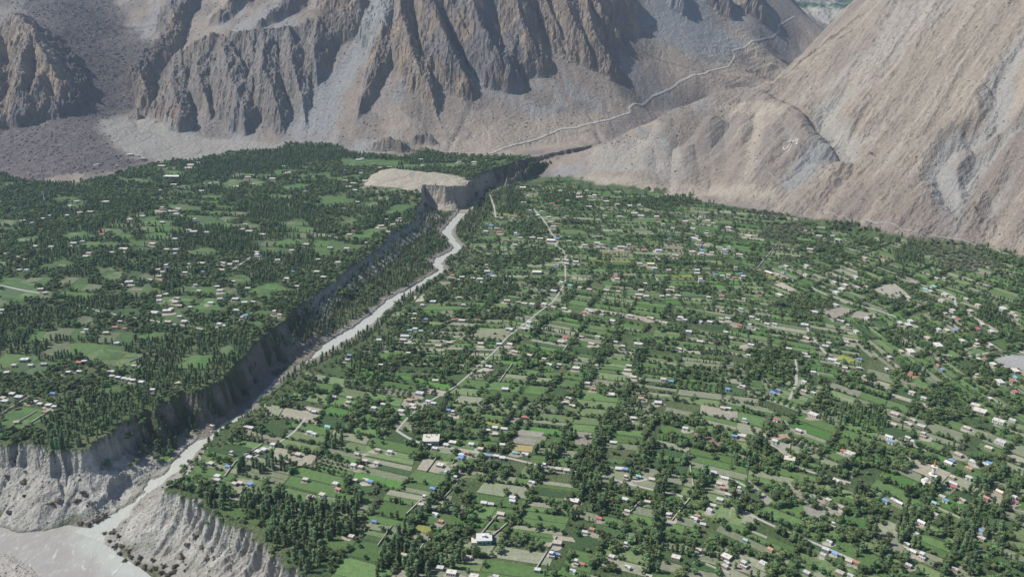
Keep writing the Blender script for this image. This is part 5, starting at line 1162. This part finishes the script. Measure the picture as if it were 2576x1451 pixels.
def dome(bm):
    bmesh.ops.create_uvsphere(bm, u_segments=14, v_segments=8, radius=2.9)
    for v_ in bm.verts: v_.co.z = max(v_.co.z, -.2) * .9 + 3.9
special("shrine", 2329, 1216, .1, [("wall", B(-3.2, 3.2, -3.2, 3.2, -1, 3.6), WALLM[3], []), ("dome", dome, ROOFM['w'], []), ("door", B(-.6, .6, -3.28, -3.1, 0, 2.2), M_DOOR, [])], "small white domed shrine left of the minaret foot", "shrine")
special("pylon", 113, 512, .2, [("mast", R(1.3, .3, 0, 24, 4), M_FRAME, []), ("cross_arm", B(-4, 4, -.2, .2, 19, 19.5), M_FRAME, []), ("cross_arm", B(-3, 3, -.2, .2, 22, 22.4), M_FRAME, [])], "thin grey power pylon in the far left woods", "pylon")

# dry stone walls between fields
walls_px = """1205,1351 1252,1295;1240,1348 1288,1308;1079,1361 1122,1318;1115,1255 1155,1212;1136,1168 1167,1140;1019,1298 1058,1260;1072,1188 1100,1150;565,1200 593,1162;590,1165 660,1118;612,1145 640,1140;1405,900 1432,863;1255,963 1289,916;1032,856 1068,820;1172,846 1189,833;2327,1265 2424,1308;2474,1265 2576,1291;1984,1150 1987,1118;2104,1140 2147,1158;1903,678 1957,612;2217,766 2297,750;2217,780 2303,763;2100,803 2163,776;0,1045 80,995;0,1090 93,1035;50,1082 127,1035;325,912 420,872;323,955 378,892;613,810 643,780;1735,1170 1745,1230;1955,1330 2010,1352;1530,630 1540,662;1640,640 1668,660;1640,690 1665,718;1365,1000 1400,960;1455,1170 1480,1120;1690,1310 1735,1255;2287,1120 2330,1136;2110,1000 2155,1015;1585,1290 1610,1262;2420,888 2445,878;1890,1338 1930,1355;870,1300 905,1258;950,1375 985,1325;1040,1405 1065,1370;1350,1430 1400,1350;1775,1420 1835,1445"""
M_WALL = plaster("dry_stone", (.36, .33, .28), .3)
wl = []
for ln in walls_px.split(';'):
    q = px_line([tuple(map(float, p.split(','))) for p in ln.split()]); q = smooth_line(np.array(q), 4.0); u0, v0, _ = project(q[:, 0].mean(), q[:, 1].mean(), 0.0)
    V, F = [], []
    tx_ = np.gradient(q[:, 0]); ty_ = np.gradient(q[:, 1]); n2_ = np.hypot(tx_, ty_)
    for k in range(len(q)):
        nx, ny = -ty_[k] / n2_[k] * .4, tx_[k] / n2_[k] * .4; z = float(samp(GZ, q[k, 0], q[k, 1])); h = 1.7 + hrng.uniform(-.2, .2)
        for s_, hh in ((1, -.3), (1, h), (-1, h), (-1, -.3)): V.append((q[k, 0] + nx * s_, q[k, 1] + ny * s_, z + hh))
    for k in range(len(q) - 1):
        for e_ in range(4): a_, b2 = k * 4 + e_, k * 4 + (e_ + 1) % 4; F.append((a_, b2, b2 + 4, a_ + 4))
    F += [(3, 2, 1, 0), (len(V) - 4, len(V) - 3, len(V) - 2, len(V) - 1)]
    o = link("stone_wall", mesh_from("stone_wall", V, F, M_WALL)); wl.append((place_of(float(u0), float(v0)), float(u0), o))
wg = {}
for pl, u0, o in wl: wg.setdefault(pl, []).append((u0, o))
for pl, lst in wg.items():
    lst.sort(key=lambda t: t[0])
    for n, (u0, o) in enumerate(lst):
        tag(o, f"grey dry-stone field wall {pl}" if len(lst) == 1 else f"{ORD[n]} grey dry-stone field wall from left {pl}", "wall", "stone walls between the fields")

# whitewashed stones laid out as writing on the brown hill
def stones(strokes, label, width):
    V, F = [], []
    for st in strokes:
        q = px_line(st); x, y = q.T; z = samp(GZ, x, y)
        v, f = ribbon(np.stack([x, y, z], 1), width, .5, GZ, 2.0, 1)
        b0 = len(V); top = v + (0, 0, .4)
        V += [tuple(p) for p in v] + [tuple(p) for p in top]; n0 = len(v)
        F += [tuple(b0 + n0 + k for k in q_) for q_ in f]
        m2 = n0 // 2
        for k in range(m2 - 1):
            for e_ in (0, 1):
                a_ = b0 + k * 2 + e_; F.append((a_, a_ + 2, a_ + 2 + n0, a_ + n0))
    o = link("hillside_writing", mesh_from("hillside_writing", V, F, M_FRAME)); tag(o, label, "writing")
def zz(pts, ox, oy, k): return [(ox + x * k, oy + y * k) for x, y in pts]
k1 = 160 * .6708 / 2576; o1 = (2900 * .6708, 500 * .6708)
stones([zz(p, *o1, k1) for p in ([(1310,400),(1360,365),(1490,380),(1450,440),(1400,475),(1170,465)], [(1085,430),(980,555),(840,560)], [(1010,590),(1060,580)], [(1110,520),(1170,570)], [(1570,340),(1450,500),(1370,650),(1360,710)], [(1360,650),(1500,620)])],
       "upper line of white-stone lettering on the brown hill face", .6)
stones([zz(p, *o1, k1) for p in ([(600,860),(575,960),(640,1025),(720,1015),(800,960),(840,860)], [(850,880),(940,880),(960,800),(870,830)], [(1110,740),(1010,900),(900,1080)], [(950,1090),(1010,1040)], [(840,1130),(880,1120)], [(920,1140),(960,1120)])],
       "lower line of white-stone lettering on the brown hill face", .6)
k2 = 120 * .6708 / 2561; o2 = (2360 * .6708, 500 * .6708)
stones([zz(p, *o2, k2) for p in ([(690,530),(710,690),(740,740)], [(880,540),(740,700),(590,850)], [(730,850),(840,700),(940,560),(1010,690),(1100,660),(1230,590)], [(1010,890),(1120,770)])],
       "white-stone letters Y and M on the pale hill spur", .5)

# ------------------------------------------------------------------ trees one by one, the rest as woods
zones = [(715,1345,"in the grove above the white bluff"),(885,1300,"in the near poplar grove"),(533,1270,"along the bluff rim"),(925,1050,"in the dark wood beside the lane"),(1120,1065,"in the wood behind the cream-roofed hall"),(1225,1185,"in the clump below the village road"),(1480,1200,"in the tall dark belt through the near fields"),(1090,1400,"in the nearest orchard wood"),(1412,1275,"around the dark central clump"),(1620,1365,"in the bushy plot at the bottom"),(2280,1355,"in the tallest hedgerow by the right-hand fields"),(2432,1360,"in the outermost right hedgerow"),(2090,1335,"in the belt left of the tall hedgerow"),(1930,1160,"around the yellow house"),(2235,1140,"between the minaret and the flat compound"),(2005,1262,"in the dark clump of the right fields"),(2375,1020,"in the big bushy grove"),(1820,1113,"in the dark right hedges"),(680,1180,"in the clump near the fork"),(600,1095,"beside the stream's near bank"),(180,1110,"on the rim of the left cliff"),(330,1080,"in the cliff-edge plantation"),(1300,1290,"in the walled near fields"),(1700,1300,"among the near right fields"),(1850,1400,"near the long white row"),(2480,1250,"in the lower right village"),(820,1180,"in the fields above the bluff"),(1000,1200,"along the near walled lanes"),(1350,1060,"in the central field edges"),(1600,1080,"in the mid-right field edges"),(80,1050,"beside the near left fields"),(420,1140,"on the floor of the stream gully"),(250,1290,"on the grey slope over the river"),(330,1400,"along the river's edge at the fork")]
ZU, ZV = np.array([z[0] for z in zones]), np.array([z[1] for z in zones])
def zone_of(u, v): return zones[int(np.argmin((ZU - u) ** 2 + ((ZV - v) * 1.4) ** 2))][2]
LOOK = {'p': "tall slim dark poplar", 'b': "round dark green broadleaf tree", 'w': "grey-green willow tree", 's': "low dry brown shrub"}
CAT = {'p': "poplar", 'b': "tree", 'w': "willow", 's': "shrub"}
# thorny scrub along the shore of the fork
scrub_px = [(262,1345),(275,1362),(292,1376),(300,1395),(316,1412),(330,1402),(345,1418),(362,1428),(378,1436),(392,1430),(405,1442),(420,1446),(435,1440),(300,1352),(282,1340),(352,1405),(386,1410),(410,1426),(205,1317),(220,1320),(440,1425),(60,1215),(40,1160),(16,1200),(22,1290),(25,1155),(305,1376),(322,1388),(60,1250),(250,1305),(240,1312),(130,1270),(145,1262),(210,1240),(195,1260),(230,1268),(262,1298),(490,1352),(508,1378),(470,1372),(460,1405),(520,1405)]
su, sv = np.array(scrub_px, float).T; sx_, sy_ = sight(GZ, su, sv); sz_ = samp(GZ, sx_, sy_)
sel = [(float(a), float(b), float(c)) for a, b, c in zip(sx_, sy_, sz_)]
srng = np.random.default_rng(9)
tx = np.r_[tx, [s[0] for s in sel]]; ty = np.r_[ty, [s[1] for s in sel]]; tz = np.r_[tz, [s[2] for s in sel]]; tk = np.r_[tk, ['s'] * len(sel)]
hgt = np.r_[hgt, srng.uniform(3.0, 5.0, len(sel))]; wid = np.r_[wid, srng.uniform(5, 8, len(sel))]; rot = np.r_[rot, srng.uniform(0, 6, len(sel))]; var = np.r_[var, srng.integers(0, 4, len(sel))]
tu, tv, tt = project(tx, ty, tz)
single = np.zeros(tx.size, bool)
for k in 'pbws':
    idx_ = np.where((tk == k) & (tu > 5) & (tu < 2571) & (tv < 1449) & (tv > 0))[0]
    idx_ = idx_[np.argsort(-(hgt[idx_] / tt[idx_]))][:285 if k in 'pb' else 140]
    single[idx_] = True
    key = KEY[k]; nm = NAME[key]; first = None
    for i in idx_:
        root = bpy.data.objects.new(nm, None); COL.objects.link(root); root.empty_display_size = .3
        root.location = (tx[i], ty[i], tz[i] - .15); root.rotation_euler = (0, 0, rot[i]); root.scale = (wid[i], wid[i], hgt[i])
        c = bpy.data.objects.new("crown", CROWN[key][var[i]]); COL.objects.link(c); c.parent = root
        if TRUNK[key]:
            t_ = bpy.data.objects.new("trunk", TRUNK[key]); COL.objects.link(t_); t_.parent = root
        z_ = zone_of(tu[i], tv[i])
        tag(root, f"{LOOK[k]} {z_}", CAT[k], f"{CAT[k]}s {z_}")

def woods(name, k, label):
    m = (tk == k) & ~single
    n = int(m.sum())
    if not n: return
    me = bpy.data.meshes.new(name); me.vertices.add(n)
    me.vertices.foreach_set("co", np.stack([tx[m], ty[m], tz[m] - .15], 1).astype(np.float32).ravel())
    for an, ty_, arr in (("size", 'FLOAT_VECTOR', np.stack([wid[m], wid[m], hgt[m]], 1)), ("turn", 'FLOAT_VECTOR', np.stack([rot[m] * 0, rot[m] * 0, rot[m]], 1)), ("pick", 'INT', var[m])):
        a = me.attributes.new(an, ty_, 'POINT')
        a.data.foreach_set("vector" if ty_ == 'FLOAT_VECTOR' else "value", np.ascontiguousarray(arr, np.float32 if ty_ == 'FLOAT_VECTOR' else np.int32).ravel())
    o = link(name, me); o["kind"] = "stuff"; o["label"] = label
    ng = bpy.data.node_groups.new(name, 'GeometryNodeTree')
    ng.interface.new_socket("Geometry", in_out='INPUT', socket_type='NodeSocketGeometry'); ng.interface.new_socket("Geometry", in_out='OUTPUT', socket_type='NodeSocketGeometry')
    N, Lk = ng.nodes, ng.links
    gi, go = N.new("NodeGroupInput"), N.new("NodeGroupOutput")
    jn = N.new("GeometryNodeGeometryToInstance"); 
    src = [o_ for o_ in [next((q for q in bpy.data.objects if q.data == c), None) for c in CROWN[KEY[k]]] if o_]
    join = N.new("GeometryNodeJoinGeometry")
    for s_ in src[::-1]:
        oi = N.new("GeometryNodeObjectInfo"); oi.transform_space = 'ORIGINAL'; oi.inputs["Object"].default_value = s_; oi.inputs["As Instance"].default_value = True
        Lk.new(oi.outputs["Geometry"], join.inputs[0])
    N.remove(jn)
    ip = N.new("GeometryNodeInstanceOnPoints"); ip.inputs["Pick Instance"].default_value = True
    def attr(nm, t):
        a = N.new("GeometryNodeInputNamedAttribute"); a.data_type = t; a.inputs["Name"].default_value = nm; return a.outputs["Attribute"]
    Lk.new(gi.outputs[0], ip.inputs["Points"]); Lk.new(join.outputs[0], ip.inputs["Instance"]); Lk.new(attr("pick", 'INT'), ip.inputs["Instance Index"])
    e2r = N.new("FunctionNodeEulerToRotation"); Lk.new(attr("turn", 'FLOAT_VECTOR'), e2r.inputs[0]); Lk.new(e2r.outputs[0], ip.inputs["Rotation"])
    Lk.new(attr("size", 'FLOAT_VECTOR'), ip.inputs["Scale"]); Lk.new(ip.outputs[0], go.inputs[0])
    md = o.modifiers.new("trees", 'NODES'); md.node_group = ng
    print(name, n)
woods("poplar_woods", 'p', "far poplars massed over both terraces"); woods("broadleaf_woods", 'b', "far round trees and field hedges"); woods("willow_woods", 'w', "far grey willows under the brown slope"); woods("scrub", 's', "dry scrub scattered on the gully slopes")

# boulders of the old rock slide and the loose stones of the slopes and river bars: far too many to count
def rock_mesh(name, seed, mat):
    r = np.random.default_rng(seed); bm = bmesh.new(); bmesh.ops.create_icosphere(bm, subdivisions=2, radius=1)
    nn = [r.normal(size=3) for _ in range(9)]
    for v_ in bm.verts:
        p = np.array(v_.co[:])
        for n_v in nn:
            n_u = n_v / np.linalg.norm(n_v); d = p @ n_u - .62
            if d > 0: p = p - n_u * d
        v_.co = p * (1, .85, .7)
    me = bpy.data.meshes.new(name); bm.to_mesh(me); bm.free(); me.materials.append(mat); return me
M_BOULDER = plaster("slide_boulder", (.135, .118, .115), .45, .05); M_STONE = plaster("pale_stone", (.30, .285, .26), .35, .05); M_BROWN = plaster("brown_stone", (.235, .195, .16), .35, .05)
def rock_field(name, label, mask, n, s0, s1, mat, sd, power=3.0):
    r = np.random.default_rng(sd); m = mask.ravel(); area = (np.gradient(GY)[:, None] * YY * (GT[1] - GT[0])).ravel()
    p = (m * area); p = p / p.sum(); k = r.choice(m.size, n, p=p)
    x = XX.ravel()[k] + r.uniform(-3, 3, n); y = YY.ravel()[k] + r.uniform(-3, 3, n); z = samp(GZ, x, y)
    sz = s0 + (s1 - s0) * r.random(n) ** power
    proto = [rock_mesh(name, sd + q, mat) for q in range(3)]
    P3 = [np.array([v_.co[:] for v_ in me_.vertices]) for me_ in proto]; F3 = [np.array([list(p_.vertices) for p_ in me_.polygons]) for me_ in proto]
    for me_ in proto: bpy.data.meshes.remove(me_)
    V, F, b0 = [], [], 0
    for q in range(3):
        s_ = np.arange(n) % 3 == q; m_ = s_.sum(); a = r.uniform(0, 6.28, m_); c, s__ = np.cos(a)[:, None], np.sin(a)[:, None]
        Pq = P3[q][None]; sc = sz[s_][:, None]
        X = (Pq[..., 0] * c - Pq[..., 1] * s__) * sc + x[s_][:, None]; Y = (Pq[..., 0] * s__ + Pq[..., 1] * c) * sc + y[s_][:, None]; Z = Pq[..., 2] * sc + z[s_][:, None]
        nv = P3[q].shape[0]; V.append(np.stack([X, Y, Z], -1).reshape(-1, 3)); F.append((F3[q][None] + (b0 + np.arange(m_) * nv)[:, None, None]).reshape(-1, 3)); b0 += m_ * nv
    o = link(name, mesh_from(name, np.concatenate(V), np.concatenate(F), mat)); o["kind"] = "stuff"; o["label"] = label
vis = (np.abs(XX) < .66 * YY + 40)
rock_field("boulders", "dark boulders of the old rock slide on the upper left slope", rub * vis * (YY < 3400), 6500, .8, 5.0, M_BOULDER, 301)
rock_field("brown_stones", "loose stones strewn over the brown mountain slopes", RIGHT * MNT * vis * (YY < 3000) * (GZ > 3), 7000, .6, 3.4, M_BROWN, 311, 4.0)
rock_field("scree_stones", "grey boulders lying on the scree below the far crags", (1 - RIGHT) * MNT * vis * (YY < 3100) * (1 - fan) * (1 - rub) * (GZ > 38) * (.25 + rubble), 7000, .7, 4.0, M_BOULDER, 331, 4.0)
gr = np.zeros((NR, NC)); gr[:N1] = vis[:N1] * (((lowflat > .5) & (dS > wS * .9) & (dS < wS * 2.6)) * 1.0 + EXP[:N1] * (by < 900) * .5 + wb * .6) * (land > ZM + .3)
rock_field("river_stones", "grey stones and rubble along the river banks", gr, 4200, .35, 1.9, M_STONE, 321, 3.0)

# ------------------------------------------------------------------ air
bm = bmesh.new(); box(bm, -9000, 9000, -600, 9800, -130, 720)
me = bpy.data.meshes.new("haze"); bm.to_mesh(me); bm.free()
hz = link("haze", me); hz["kind"] = "stuff"; hz["label"] = "thin bluish valley haze"
m = bpy.data.materials.new("valley_haze"); m.use_nodes = True
n = m.node_tree.nodes; n.clear()
pv = n.new("ShaderNodeVolumePrincipled"); ou = n.new("ShaderNodeOutputMaterial")
pv.inputs["Color"].default_value = (.62, .80, 1.0, 1); pv.inputs["Density"].default_value = 0.000042; pv.inputs["Anisotropy"].default_value = 0.2
m.node_tree.links.new(pv.outputs[0], ou.inputs["Volume"])
me.materials.append(m)
